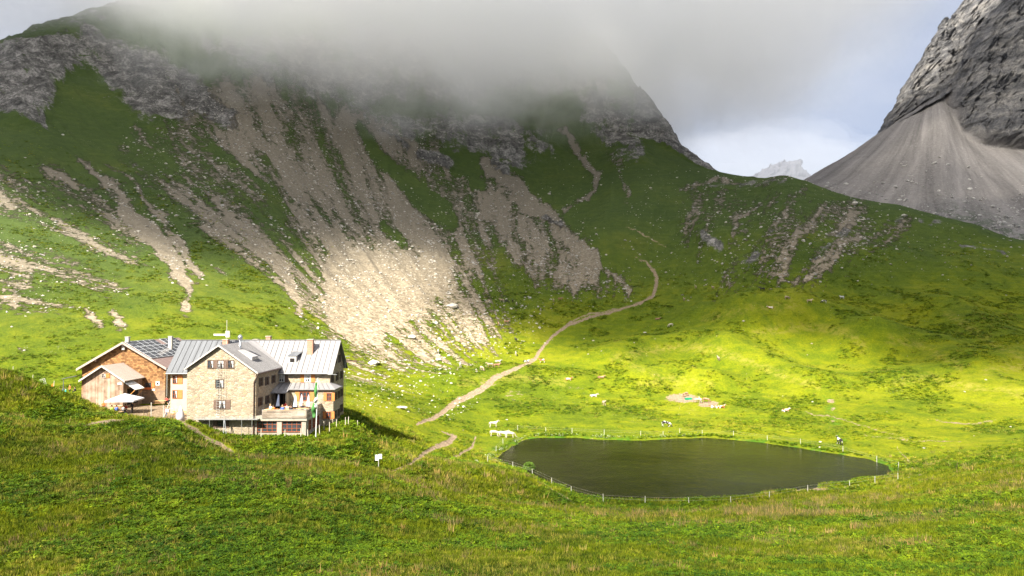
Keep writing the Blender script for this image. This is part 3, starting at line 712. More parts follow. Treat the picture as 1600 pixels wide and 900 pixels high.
# far peak beyond the saddle, half lost in lit cloud
fxn = np.linspace(1120, 1330, 150); fvn = np.linspace(0, 1, 60)
FX, FV = np.meshgrid(fxn, fvn); FD = 2500 + 500 * FV
crest = 300 - 46 * np.exp(-((FX - 1246) / 30) ** 2) - 34 * np.exp(-((FX - 1205) / 30) ** 2) - 14 * np.exp(-((FX - 1160) / 30) ** 2)
hz = (unproj(800, 330, 2500)[2]) * (1 - FV) + FV * ((485 - crest) / F * 3000)
hz = hz + fbm(FX * .09, FV * 5, FX * 0, 6, 401, .6, True) * 14 * FV
FXw = (FX - 800) / F * (FD * CT + hz * ST)
fr_ = G('far_grey_rock'); fr_.color(fr_.ramp(fr_.noise(fr_.pos(), .012, 8, .75), (.42, (.02, .02, .03)), (.58, (.05, .05, .06)))); fr_.rough(.95); far_rock = fr_.m
far_pk = grid_mesh('distant_mountain', FXw, FD + fbm(FX * .12, FV * 6, FX * 0, 5, 411, .6, True) * 50, hz, far_rock); tag(far_pk, kind='structure')
def blob_cloud(name, c, r, dens, seed, label):
    bm = bmesh.new(); bmesh.ops.create_icosphere(bm, subdivisions=5, radius=1.0)
    co = np.array([v.co[:] for v in bm.verts]); n = fbm(co[:, 0] * 1.6 + seed, co[:, 1] * 1.6, co[:, 2] * 1.6, 5, seed)
    co = co * (1 + .75 * n)[:, None] * np.array(r) + np.array(c)
    for v, q in zip(bm.verts, co): v.co = q
    me = bpy.data.meshes.new(name); bm.to_mesh(me); bm.free(); m, t, v = volume_mat(name, dens, (.50, .53, .62)); me.materials.append(m)
    o = bpy.data.objects.new(name, me); col.objects.link(o); tag(o, label, 'cloud', kind='stuff'); return o
c1 = unproj(1225, 268, 2150); blob_cloud('valley_cloud', c1, (360, 160, 120), .0019, 9, 'bright cloud drifting before the far peak beyond the saddle')
# ------------------------------------------------------------------ mesh building
class MB:
    """collects boxes, prisms, tubes and links them as ONE mesh"""
    def __init__(s): s.v = []; s.f = []
    def poly(s, pts, faces):
        k = len(s.v); s.v += [tuple(p) for p in pts]; s.f += [tuple(i + k for i in f) for f in faces]; return s
    def box(s, x0, x1, y0, y1, z0, z1):
        return s.poly([(x0,y0,z0),(x1,y0,z0),(x1,y1,z0),(x0,y1,z0),(x0,y0,z1),(x1,y0,z1),(x1,y1,z1),(x0,y1,z1)],
                      [(0,3,2,1),(4,5,6,7),(0,1,5,4),(1,2,6,5),(2,3,7,6),(3,0,4,7)])
    def obox(s, c, u, v, w, a, b, d):
        """box centred c with half sizes a, b, d along unit vectors u, v, w"""
        c, u, v, w = Vector(c), Vector(u) * a, Vector(v) * b, Vector(w) * d
        P = [c - u - v - w, c + u - v - w, c + u + v - w, c - u + v - w, c - u - v + w, c + u - v + w, c + u + v + w, c - u + v + w]
        return s.poly(P, [(0,3,2,1),(4,5,6,7),(0,1,5,4),(1,2,6,5),(2,3,7,6),(3,0,4,7)])
    def bar(s, a, b, r, n=6, r2=None, cap=True):
        a, b = Vector(a), Vector(b); d = (b - a).normalized(); r2 = r if r2 is None else r2
        u = d.orthogonal().normalized(); w = d.cross(u); k = len(s.v)
        for p, q in ((a, r), (b, r2)):
            for i in range(n):
                t = 2 * math.pi * i / n; s.v.append(tuple(p + u * q * math.cos(t) + w * q * math.sin(t)))
        for i in range(n): s.f.append((k + i, k + (i + 1) % n, k + n + (i + 1) % n, k + n + i))
        if cap: s.f.append(tuple(k + i for i in range(n))[::-1]); s.f.append(tuple(k + n + i for i in range(n)))
        return s
    def slab(s, pts, t):
        """polygon pts extruded by vector t"""
        n = len(pts); t = Vector(t); P = [Vector(p) for p in pts] + [Vector(p) + t for p in pts]
        F_ = [tuple(range(n))[::-1], tuple(range(n, 2 * n))] + [(i, (i + 1) % n, n + (i + 1) % n, n + i) for i in range(n)]
        return s.poly(P, F_)
    def lathe(s, c, prof, n=10):
        k = len(s.v)
        for r, z in prof:
            for i in range(n):
                t = 2 * math.pi * i / n; s.v.append((c[0] + r * math.cos(t), c[1] + r * math.sin(t), c[2] + z))
        for j in range(len(prof) - 1):
            for i in range(n): s.f.append((k + j*n + i, k + j*n + (i+1) % n, k + (j+1)*n + (i+1) % n, k + (j+1)*n + i))
        s.f.append(tuple(k + i for i in range(n))[::-1]); s.f.append(tuple(k + (len(prof)-1)*n + i for i in range(n)))
        return s
    def build(s, name, mat, parent=None, org=(0, 0, 0), smooth=False, bevel=0.0):
        me = bpy.data.meshes.new(name); o_ = Vector(org)
        me.from_pydata([tuple(Vector(p) - o_) for p in s.v], [], s.f); me.update()
        bm = bmesh.new(); bm.from_mesh(me); bmesh.ops.recalc_face_normals(bm, faces=bm.faces)
        if bevel: bmesh.ops.bevel(bm, geom=bm.edges[:], offset=bevel, segments=1, affect='EDGES')
        bm.to_mesh(me); bm.free()
        if smooth: me.polygons.foreach_set('use_smooth', np.ones(len(me.polygons), bool))
        me.materials.append(mat)
        o = bpy.data.objects.new(name, me); col.objects.link(o)
        if parent: o.parent = parent
        return o

def plain(name, c, rough=0.7, metal=0.0, var=0.15, scale=3.0, bump=0.0, spec=0.3):
    g = G(name); P = g.obj()
    n = g.noise(P, scale, 5, 0.65)
    a = tuple(x * (1 - var) for x in c); b = tuple(min(1, x * (1 + var)) for x in c)
    g.color(g.ramp(n, (0.35, a), (0.65, b))); g.rough(rough); g.p.inputs['Metallic'].default_value = metal; g.p.inputs['Specular IOR Level'].default_value = spec
    if bump: g.bump(n, bump)
    return g.m
def stone_wall():
    g = G('rubble_stone'); P = g.pos()
    mpn = g.node('ShaderNodeMapping'); mpn.inputs['Scale'].default_value = (2.2, 2.2, 4.2); g.L(P, mpn.inputs[0])
    dn = g.noise(P, 1.5, 3, 0.6, color=True)
    vv_ = g.vmath('ADD', mpn.outputs[0], g.vmath('MULTIPLY', dn, (0.5, 0.5, 0.5)))
    c = g.voro(vv_, 1.0, 'Color'); e = g.voro(vv_, 1.0, 'Distance', 'DISTANCE_TO_EDGE')
    s = g.node('ShaderNodeSeparateXYZ'); g.L(c, s.inputs[0])
    stn = g.ramp(s.outputs[0], (0.0, (0.15, 0.105, 0.062)), (0.3, (0.25, 0.195, 0.13)), (0.7, (0.34, 0.275, 0.195)), (1.0, (0.43, 0.37, 0.285)))
    stn = g.mix(g.math('MULTIPLY', g.ss(0.8, 0.92, s.outputs[1]), 0.6), stn, (0.50, 0.30, 0.12))
    stn = g.mix(0.35, stn, g.mix(g.noise(P, 6, 4, 0.7), (0.22, 0.17, 0.11), (0.50, 0.44, 0.34)))
    col_ = g.mix(g.ss(0.07, 0.015, e), stn, (0.37, 0.325, 0.26))
    g.color(col_); g.rough(0.9); g.bump(g.math('ADD', g.ss(0.0, 0.10, e), g.math('MULTIPLY', g.noise(P, 5, 4, .6), .4)), 0.05)
    return g.m
def plank(name, c1, c2, along='z', w=5.0):
    g = G(name); P = g.pos(); mpn = g.node('ShaderNodeMapping')
    mpn.inputs['Scale'].default_value = (w, w, 0.012) if along == 'z' else (0.3, 0.3, w)
    g.L(P, mpn.inputs[0])
    fl = g.vmath('FLOOR', mpn.outputs[0]); wn_ = g.node('ShaderNodeTexWhiteNoise', noise_dimensions='3D'); g.L(fl, wn_.inputs['Vector'])
    n = g.noise(mpn.outputs[0], 2.0, 5, 0.7)
    f = g.math('ADD', g.math('MULTIPLY', wn_.outputs['Value'], 0.85), g.math('MULTIPLY', n, 0.3))
    weather = g.noise(P, 0.5, 4, 0.6)
    g.color(g.mix(g.ss(0.4, 0.62, weather), g.mix(f, c1, c2), g.mix(f, tuple(x * .8 for x in c2), tuple((x + 0.12) * 1.0 for x in c2)))); g.rough(0.8); g.bump(f, 0.02)
    return g.m
def shingle():
    g = G('wood_shingles'); P = g.pos(); s = g.node('ShaderNodeSeparateXYZ'); g.L(P, s.inputs[0])
    cv = g.node('ShaderNodeCombineXYZ'); g.L(g.math('ADD', s.outputs[0], s.outputs[1]), cv.inputs[0]); g.L(s.outputs[2], cv.inputs[1])
    b = g.node('ShaderNodeTexBrick'); g.L(cv.outputs[0], b.inputs['Vector']); b.inputs['Scale'].default_value = 1.0
    b.inputs['Brick Width'].default_value = 0.42; b.inputs['Row Height'].default_value = 0.27; b.inputs['Mortar Size'].default_value = 0.02; b.inputs['Bias'].default_value = 0
    b.inputs['Color1'].default_value = (0.12, 0.055, 0.02, 1); b.inputs['Color2'].default_value = (0.36, 0.19, 0.075, 1); b.inputs['Mortar'].default_value = (0.10, 0.05, 0.025, 1)
    weather = g.ss(-9.5, -13.5, g.math('ADD', s.outputs[2], g.math('MULTIPLY', g.noise(P, 0.6, 4, .6), 3.0)))
    g.color(g.mix(g.math('MULTIPLY', weather, 0.5), b.outputs[0], (0.30, 0.25, 0.21))); g.rough(0.8); g.bump(b.outputs['Fac'], 0.03, 0.5)
    return g.m
def seam_metal(name, c, axis='x', w=1.6, rough=0.45, metal=0.4):
    g = G(name); P = g.pos(); s = g.node('ShaderNodeSeparateXYZ'); g.L(P, s.inputs[0])
    k = s.outputs[{'x': 0, 'y': 1}[axis]]
    cell = g.math('FLOOR', g.math('MULTIPLY', k, w)); wn_ = g.node('ShaderNodeTexWhiteNoise', noise_dimensions='1D'); g.L(cell, wn_.inputs['W'])
    n = g.noise(P, 0.9, 5, 0.7)
    f = g.math('ADD', g.math('MULTIPLY', wn_.outputs['Value'], 0.5), g.math('MULTIPLY', n, 0.6))
    g.color(g.ramp(f, (0.2, tuple(x * 0.85 for x in c)), (0.9, tuple(min(1, x * 1.12) for x in c)))); g.rough(rough); g.p.inputs['Metallic'].default_value = metal
    return g.m
MAT = dict(
    stone=stone_wall(), plaster=plain('cream_plaster', (0.37, 0.34, 0.26), 0.85, scale=1.2, var=.08), concrete=plain('pale_concrete', (0.30, 0.27, 0.225), 0.85, scale=1.5),
    zinc=seam_metal('grey_zinc_roof', (0.12, 0.127, 0.14), 'x', 1.6, .5, .1), silver=seam_metal('silver_sheet_roof', (0.215, 0.208, 0.212), 'x', 1.6, .55, .08), redroof=seam_metal('reddish_sheet_roof', (0.30, 0.21, 0.19), 'y', 3.0), annexroof=seam_metal('fibre_sheet_roof', (0.26, 0.23, 0.205), 'y', 4.0, 0.7, 0.0),
    silver2=seam_metal('light_sheet_roof', (0.36, 0.345, 0.345), 'y', 1.6, .55, .05),
    seam=plain('roof_seam', (0.10, 0.10, 0.105), 0.5, 0.4), trim=plain('pale_verge', (0.42, 0.39, 0.36), 0.6), brownverge=plain('weathered_verge', (0.36, 0.29, 0.25), 0.7),
    shingle=shingle(), planks=plank('grey_brown_boards', (0.07, 0.04, 0.022), (0.30, 0.20, 0.135)), orange=plank('orange_wood', (0.42, 0.17, 0.035), (0.62, 0.29, 0.07)), rail=plank('grey_rail_boards', (0.13, 0.10, 0.075), (0.27, 0.22, 0.17), 'x', 6.0),
    frame=plain('dark_window_frame', (0.10, 0.062, 0.045), 0.6), redframe=plain('red_brown_frame', (0.30, 0.085, 0.035), 0.6), whiteframe=plain('white_window_frame', (0.75, 0.74, 0.70), 0.5),
    dshut=plain('dark_brown_shutter', (0.13, 0.085, 0.065), 0.7, scale=8), oshut=plain('orange_shutter', (0.45, 0.17, 0.05), 0.7, scale=8), blackshut=plain('black_brown_shutter', (0.045, 0.035, 0.03), 0.7),
    glass=plain('window_glass', (0.035, 0.042, 0.05), 0.08, var=.3, spec=.8), curtain=plain('white_curtain', (0.48, 0.47, 0.46), 0.9), brick=plain('red_brick', (0.36, 0.19, 0.13), 0.85, scale=9, var=.3), steel=plain('galvanised_steel', (0.52, 0.54, 0.55), 0.35, 0.7), shiny=plain('polished_flue', (0.5, 0.51, 0.53), 0.25, 0.9),
    dark=plain('dark_opening', (0.015, 0.013, 0.012), 0.9), downpipe=plain('brown_downpipe', (0.07, 0.04, 0.03), 0.5), white=plain('white_paint', (0.55, 0.54, 0.52), 0.6, var=.05), canvas=plain('white_canvas', (0.46, 0.46, 0.50), 0.9, var=.04), blueish=plain('pale_blue_canvas', (0.52, 0.62, 0.80), 0.9),
    pv=plain('solar_cell', (0.010, 0.012, 0.022), 0.12, var=.2, spec=.8), pvframe=plain('panel_frame', (0.60, 0.62, 0.65), 0.4, 0.3), greenflag=plain('green_flag_cloth', (0.045, 0.15, 0.035), 0.8), whiteflag=plain('white_flag_cloth', (0.5, 0.5, 0.48), 0.8),
    table=plank('bench_wood', (0.32, 0.16, 0.06), (0.48, 0.29, 0.13), 'x', 8.0), post=plain('weathered_post', (0.52, 0.47, 0.38), 0.85, scale=10), wpost=plain('white_post', (0.42, 0.41, 0.36), 0.7), wire=plain('fence_wire', (0.35, 0.33, 0.30), 0.6), trough=plain('green_trough', (0.008, 0.24, 0.13), 0.4, var=.08), water=plain('trough_water', (0.03, 0.05, 0.04), 0.05),
    red=plain('red_cloth', (0.52, 0.06, 0.05), 0.85), blue=plain('blue_cloth', (0.06, 0.12, 0.42), 0.85), black=plain('black_cloth', (0.02, 0.02, 0.024), 0.85), lime=plain('lime_cloth', (0.35, 0.62, 0.10), 0.85), turq=plain('turquoise_cloth', (0.06, 0.55, 0.50), 0.8), orangec=plain('orange_cloth', (0.75, 0.14, 0.03), 0.85), jeans=plain('denim', (0.07, 0.11, 0.22), 0.85), pink=plain('pink_cloth', (0.55, 0.16, 0.16), 0.85), greyc=plain('grey_cloth', (0.25, 0.25, 0.26), 0.85), whitec=plain('white_cloth', (0.75, 0.74, 0.72), 0.85),
    skin=plain('skin', (0.50, 0.30, 0.20), 0.6), hair=plain('brown_hair', (0.06, 0.035, 0.02), 0.7), fair=plain('fair_hair', (0.32, 0.22, 0.11), 0.7), signy=plain('sign_plate', (0.80, 0.79, 0.74), 0.5), orangesign=plain('orange_board', (0.62, 0.16, 0.05), 0.7), inkred=plain('red_lettering', (0.5, 0.05, 0.03), 0.7), ink=plain('dark_lettering', (0.03, 0.03, 0.03), 0.7), leaf=plain('dark_leaves', (0.06, 0.11, 0.008), 0.8, scale=2.0, var=.5))

XV, YV, ZV = Vector((1, 0, 0)), Vector((0, 1, 0)), Vector((0, 0, 1))
def window(root, org, c, w, h, face='front', frame='frame', shut=None, open_=True, sides=(1, 1), curtain=False, mull=2, rows=2, name='window', shw=None):
    """window on a wall; c = centre on the wall face"""
    c = Vector(c); u, n = (XV, -YV) if face == 'front' else (YV, XV)
    m = MB(); t = 0.07
    for s in (-1, 1):
        m.obox(c + u * s * (w / 2 - t / 2) + n * 0.03, u, ZV, n, t / 2, h / 2, 0.06)
        m.obox(c + ZV * s * (h / 2 - t / 2) + n * 0.033, u, ZV, n, w / 2, t / 2, 0.055)
    for i in range(1, mull): m.obox(c + u * (-w / 2 + w * i / mull) + n * 0.028, u, ZV, n, 0.03, h / 2, 0.04)
    for i in range(1, rows): m.obox(c + ZV * (-h / 2 + h * i / rows) + n * 0.025, u, ZV, n, w / 2, 0.02, 0.036)
    fr = m.build(name, MAT[frame], root, org)
    g = MB(); g.obox(c + n * 0.004, u, ZV, n, w / 2 - 0.03, h / 2 - 0.03, 0.012); g.build('pane', MAT['glass'], fr, org)
    if curtain:
        q = MB()
        for s in (-1, 1):
            if curtain == 'full' or s == 1:
                q.slab([c + n * 0.022 + u * s * (w / 2 - 0.09) + ZV * (h / 2 - .09), c + n * 0.022 + u * s * 0.03 + ZV * (h / 2 - .09), c + n * 0.022 + u * s * (w * 0.30) + ZV * (-h / 2 + .09), c + n * 0.022 + u * s * (w / 2 - 0.09) + ZV * (-h / 2 + .09)], n * 0.008)
        q.build('curtain', MAT['curtain'], fr, org)
    if shut:
        sw = shw or w * 0.5
        for s, on in zip((-1, 1), sides):
            if on:
                k = MB(); k.obox(c + u * s * (w / 2 + sw / 2 + 0.02) + n * 0.05, u, ZV, n, sw / 2, h / 2 + 0.02, 0.025)
                for e in (-0.3, 0.3): k.obox(c + u * s * (w / 2 + sw / 2 + 0.02) + ZV * h * e + n * 0.078, u, ZV, n, sw / 2 - 0.03, 0.05, 0.008)
                k.build('shutter', MAT[shut], fr, org)
    return fr
def at(px, py, D): return Vector(unproj(px, py, D))
def seams(mb, a, b, c, d, k, r=0.035):
    """raised seams on a roof plane a-b (eave) to d-c (ridge)"""
    a, b, c, d = map(Vector, (a, b, c, d)); n = (b - a).cross(d - a).normalized()
    if n.z < 0: n = -n
    for i in range(1, k):
        t = i / k; p, q = a.lerp(b, t), d.lerp(c, t); dr = (q - p).normalized(); s = dr.cross(n)
        mb.obox((p + q) / 2 + n * r, s, dr, n, 0.02, (q - p).length / 2 - 0.03, r)

# ================================================================== the mountain hut
ORG = (-40.0, 110.0, -16.0)
hut = empty('mountain_hut', ORG, 0, 'large stone mountain hut with silver and grey metal roofs above the pond', 'hut')
# --- main block: long house, ridge along x
X0, X1, Y0, Y1, YR, ZR, ZE, SL = -51.2, -27.3, 110.0, 119.0, 114.5, -4.8, -8.95, 0.92
def gable_x(m, x0, x1, z0):        # wall body with gable ends at x0 and x1
    zc = ZR - 0.12
    m.poly([(x0,Y0,z0),(x0,Y1,z0),(x0,Y1,ZE),(x0,YR,zc),(x0,Y0,ZE),(x1,Y0,z0),(x1,Y1,z0),(x1,Y1,ZE),(x1,YR,zc),(x1,Y0,ZE)],
           [(0,1,2,3,4),(5,9,8,7,6),(0,4,9,5),(1,6,7,2),(0,5,6,1),(4,3,8,9),(3,2,7,8)])
m = MB(); gable_x(m, -44.0, X1, -18.5); m.build('wall', MAT['stone'], hut, ORG)
m = MB(); gable_x(m, X0, -44.0, -17.0); w_ = m.build('wall', MAT['plaster'], hut, ORG); w_['label'] = 'cream plastered wall'
def roof_x(name, x0, x1, mat, k, over=0.55):
    e = over; zl = ZE - SL * e + 0.02; m = MB()
    for s, ye in ((-1, Y0 - e), (1, Y1 + e)):
        m.slab([(x0, ye, zl), (x1, ye, zl), (x1, YR, ZR), (x0, YR, ZR)], (0, 0, 0.14))
    o = m.build(name, MAT[mat], hut, ORG)
    q = MB(); seams(q, (x0, Y0 - e, zl + .14), (x1, Y0 - e, zl + .14), (x1, YR, ZR + .14), (x0, YR, ZR + .14), k); seams(q, (x0, Y1 + e, zl + .14), (x1, Y1 + e, zl + .14), (x1, YR, ZR + .14), (x0, YR, ZR + .14), k)
    q.bar((x0, YR, ZR + .15), (x1, YR, ZR + .15), 0.09); q.build('seam', MAT['seam'], o, ORG)
    t = MB(); t.bar((x0, Y0 - e - 0.07, zl), (x1, Y0 - e - 0.07, zl), 0.08); t.build('gutter', MAT['steel'], o, ORG)
    return o
roof_x('roof', -51.7, -41.0, 'zinc', 13)
roof_x('roof', -40.995, -26.75, 'silver', 18)
# --- wing: gable to the front, ridge along y
WX0, WX1, WXR, WY0, WZR = -44.3, -34.9, -39.95, 100.0, -4.85; WS = 0.70
def wz(x): return WZR - WS * abs(x - WXR)
m = MB(); zz = -0.12
m.poly([(WX0,WY0,-18.5),(WX1,WY0,-18.5),(WX1,WY0,wz(WX1)+zz),(WXR,WY0,WZR+zz),(WX0,WY0,wz(WX0)+zz),(WX0,Y0+.5,-18.5),(WX1,Y0+.5,-18.5),(WX1,Y0+.5,wz(WX1)+zz),(WXR,Y0+.5,WZR+zz),(WX0,Y0+.5,wz(WX0)+zz)],
       [(0,4,3,2,1),(5,6,7,8,9),(1,2,7,6),(0,5,9,4),(0,1,6,5),(2,3,8,7),(3,4,9,8)])
m.build('wall', MAT['stone'], hut, ORG)
rw = MB(); xl, xr = WX0 - 0.3, WX1 + 0.35; yf = WY0 - 0.35; yb = 114.3
# the wing roof dies into the front slope of the long house
def ymain(z): return YR - (ZR + 0.14 - z) / SL
rw.slab([(xl, yf, wz(xl)), (WXR, yf, WZR), (WXR, 114.35, WZR), (xl, ymain(wz(xl)) + .1, wz(xl))], (0, 0, 0.14))
rw.slab([(WXR + .001, yf, WZR), (xr, yf, wz(xr)), (xr, ymain(wz(xr)) + .1, wz(xr)), (WXR + .001, 114.35, WZR)], (0, 0, 0.14))
wr = rw.build('roof', MAT['silver2'], hut, ORG)
q = MB()
for i in range(1, 26):
    y = yf + i * 0.42
    if y < ymain(wz(xr)): q.obox(((WXR + xr) / 2, y, (WZR + wz(xr)) / 2 + .17), (1, 0, -WS / 1.0), YV, ZV, 0.5, 0.018, 0.02) if False else q.slab([(WXR + .05, y, WZR + .12), (xr, y, wz(xr) + .145), (xr, y + .035, wz(xr) + .145), (WXR + .05, y + .035, WZR + .12)], (0, 0, 0.05))
q.build('seam', MAT['seam'], wr, ORG)
v_ = MB()
for xa in (xl, xr): v_.slab([(xa, yf - .03, wz(xa) - .04), (WXR, yf - .03, WZR - .04), (WXR, yf - .03, WZR + .17), (xa, yf - .03, wz(xa) + .17)], (0, -0.05, 0))
v_.build('verge_board', MAT['trim'], wr, ORG)
g_ = MB(); g_.bar((xr + .07, yf, wz(xr) - .02), (xr + .07, 109.4, wz(xr) - .02), .08); g_.build('gutter', MAT['downpipe'], wr, ORG)
dp = MB(); dp.bar((xr, yf + .2, wz(xr) - .1), (WX1 - .22, WY0 - .14, wz(xr) - 1.1), .08).bar((WX1 - .22, WY0 - .14, wz(xr) - 1.1), (WX1 - .25, WY0 - .14, -17), .08); dp.build('downpipe', MAT['downpipe'], hut, ORG)
dm = MB()   # small roof light wedge on the wing
dm.poly([(-38.6,103.2,-5.6),(-36.6,103.2,-6.55),(-36.6,103.2,-7.1),(-38.6,105.6,-5.6),(-36.6,105.6,-6.55),(-36.6,105.6,-7.1),(-38.6,103.2,-5.85),(-38.6,105.6,-5.85)], [(0,1,2,6),(3,7,5,4),(0,3,4,1),(1,4,5,2),(6,2,5,7),(0,6,7,3)])
dq = dm.build('dormer', MAT['silver2'], hut, ORG); k_ = MB(); k_.box(-36.62, -36.55, 103.4, 105.4, -7.0, -6.68); k_.build('pane', MAT['glass'], dq, ORG)
# windows of the wing front (face y = 100)
def fx(px, D): return (px - 800) / F * D
def fz(py, D): return unproj(800, py, D)[2]
for pxc, cur in ((330.5, True), (346.5, 'full'), (362, True)):
    window(hut, ORG, (fx(pxc, 100), 100, fz(569, 100)), 0.86, 1.12, shut='dshut' if pxc < 350 else None, sides=(0, 1), shw=0.5, curtain=cur)
window(hut, ORG, (fx(344.8, 100), 100, fz(599.5, 100)), 1.15, 1.15, curtain=True)
window(hut, ORG, (fx(349, 100), 100, fz(632, 100)), 1.0, 1.18, shut='dshut', shw=0.62, curtain='full')
window(hut, ORG, (fx(348, 100), 100, fz(662, 100)), 1.1, 1.0, shut='dshut', shw=0.5)
# windows on the shaded side of the wing (face x = -34.9)
for y, z in ((101.9, fz(596, 102.5)), (104.4, fz(595, 104.6)), (107.2, fz(592, 107.4)), (101.7, fz(627, 102)), (104.6, fz(624, 104.6))):
    window(hut, ORG, (WX1, y, z), 0.85, 1.15, 'side', shut='blackshut', shw=0.38)
# main block, upper front windows (face y = 110)
window(hut, ORG, (fx(441, 110), 110, fz(591, 110)), 0.95, 1.1, shut='dshut', sides=(0, 1), shw=0.5, curtain='full', frame='whiteframe')
window(hut, ORG, (fx(482, 110), 110, fz(591, 110)), 0.95, 1.15, shut='oshut', shw=0.58, curtain='full', frame='whiteframe')
for py in (593, 616): window(hut, ORG, (fx(275.5, 110), 110, fz(py, 110)), 0.75, 1.25, shut='oshut', sides=(0, 1), shw=0.72, curtain=True, frame='redframe')
# gable end windows (face x = -27.3)
for zc, ys in ((-7.6, (113.3, 115.9)), (-10.3, (111.4, 114.4, 117.2)), (-13.1, (113.6, 115.6, 117.6)), (-15.6, (113.6, 115.6, 117.6))):
    for y in ys: window(hut, ORG, (X1, y, zc), 0.8, 1.2, 'side', shut='blackshut', shw=0.4)
# --- lower front range with lean-to roof
m = MB(); m.box(-34.9, -26.2, 107.6, 111.8, -18.5, -11.62); m.build('wall', MAT['stone'], hut, ORG)
m = MB(); m.slab([(-34.9, 107.2, -11.62), (-25.85, 107.2, -11.62), (-27.3, 109.99, -10.95), (-34.9, 109.99, -10.95)], (0, 0, .1))
m.slab([(-25.84, 107.2, -11.62), (-25.84, 112.2, -11.62), (-27.29, 110.6, -10.95), (-27.29, 109.99, -10.95)], (0, 0, .1))
m.slab([(-34.9, 106.0, -12.0), (-32.6, 106.0, -12.0), (-32.6, 107.19, -11.62), (-34.9, 107.19, -11.62)], (0, 0, .1))
lr = m.build('porch_roof', MAT['silver'], hut, ORG)
q = MB(); seams(q, (-34.9, 107.2, -11.52), (-25.9, 107.2, -11.52), (-27.3, 109.99, -10.85), (-34.9, 109.99, -10.85), 12, .025); q.build('seam', MAT['seam'], lr, ORG)
m = MB(); m.box(-32.75, -32.6, 106.1, 107.6, -14.7, -12.0); m.build('porch_wall', MAT['plaster'], hut, ORG)
m = MB(); m.box(-34.6, -32.9, 107.5, 107.58, -14.7, -12.2); dr = m.build('glass_door', MAT['dark'], hut, ORG)
m = MB(); 
for x in (-34.6, -34.0, -33.4, -32.9): m.box(x - .05, x + .05, 107.42, 107.5, -14.7, -12.2)
m.build('door_frame', MAT['frame'], dr, ORG)
window(hut, ORG, (fx(477.5, 107.6), 107.6, fz(619, 107.6)), 1.5, 1.3, shut='oshut', shw=0.62, frame='redframe', mull=3)
window(hut, ORG, (fx(515.5, 107.6), 107.6, fz(620, 107.6)), 0.7, 1.15, shut='oshut', shw=0.45, frame='redframe')
window(hut, ORG, (fx(515.0, 107.6), 107.6, fz(648.5, 107.6)), 0.75, 1.0, shut='oshut', shw=0.45, frame='redframe')
for z in (-12.7, -15.4):
    for y in (109.0, 110.9): window(hut, ORG, (-26.2, y, z), 0.65, 1.1, 'side', shut='blackshut', shw=0.32)
# --- terrace room and terrace
TX0, TX1, TY0, TZ = -34.9, -28.05, 100.0, -14.72
m = MB(); m.box(TX0, TX1, TY0 + .25, 107.6, -18.4, TZ - .3)
for a, b in ((-34.9, -34.75), (-32.0, -31.35), (-28.65, -28.05)): m.box(a, b, TY0 + .02, TY0 + .24, -18.4, TZ - .302)
m.build('terrace_room_wall', MAT['concrete'], hut, ORG)
m = MB(); m.box(TX0, TX1 + .15, TY0 - .15, 107.6, TZ - .3, TZ); m.box(TX0 + .01, TX1 - .02, TY0 + .03, 107.59, TZ + .001, TZ + .35); m.build('terrace_floor', MAT['concrete'], hut, ORG)
for a, b in ((-34.72, -32.02), (-31.33, -28.67)):
    window(hut, ORG, ((a + b) / 2, TY0 + .22, -15.82), b - a, 1.5, frame='redframe', mull=4, rows=3, name='terrace_window')
for y in (101.8, 103.9, 106.0): window(hut, ORG, (TX1, y, -15.85), 1.1, 1.4, 'side', frame='redframe', name='terrace_window')
m = MB()
rb = MB()
def rail(a, b):
    a, b = Vector(a), Vector(b); d = b - a; L = d.length; d.normalize(); n = Vector((d.y, -d.x, 0)); k = max(2, int(L / 1.7))
    for i in range(k + 1): p = a + d * L * i / k; m.bar(p, p + ZV * 1.18, .035)
    m.bar(a + ZV * 1.18, b + ZV * 1.18, .035)
    for j, zz_ in enumerate((0.22, 0.48, 0.74, 1.0)): rb.obox((a + b) / 2 + ZV * zz_ + n * 0.05, d, ZV, n, L / 2, 0.115, 0.015)
rail((TX0 + 0.9, TY0 - .05, TZ), (TX1 + .08, TY0 - .05, TZ)); rail((TX1 + .08, TY0 - .05, TZ), (TX1 + .08, 107.5, TZ))
rl = m.build('railing', MAT['steel'], hut, ORG); rb.build('rail_board', MAT['rail'], rl, ORG)
pb = MB(); pb.box(TX0 + 1, TX1 - .1, TY0 + .08, TY0 + .34, TZ + .98, TZ + 1.12); pb.build('planter', MAT['orange'], hut, ORG)
# metal gallery along the wing front
m = MB(); m.box(fx(306, 99), -34.3, 98.9, 99.9, TZ - .02, TZ + .06)
for x in np.linspace(fx(306, 99), -34.3, 7): m.bar((x, 98.93, TZ), (x, 98.93, TZ + .35), .02)
m.bar((fx(306, 99), 98.93, TZ + .35), (-34.3, 98.93, TZ + .35), .025)
for px_ in (330, 352, 380, 396): m.bar((fx(px_, 99), 98.95, TZ), (fx(px_, 99), 98.95, -17.4), .035)
m.bar((fx(350, 98), 98.4, -17.2), (fx(352, 98.9), 98.95, TZ), .05); m.bar((fx(355, 98), 98.4, -17.2), (fx(353, 98.9), 98.95, TZ), .05)
m.build('gallery', MAT['steel'], hut, ORG)
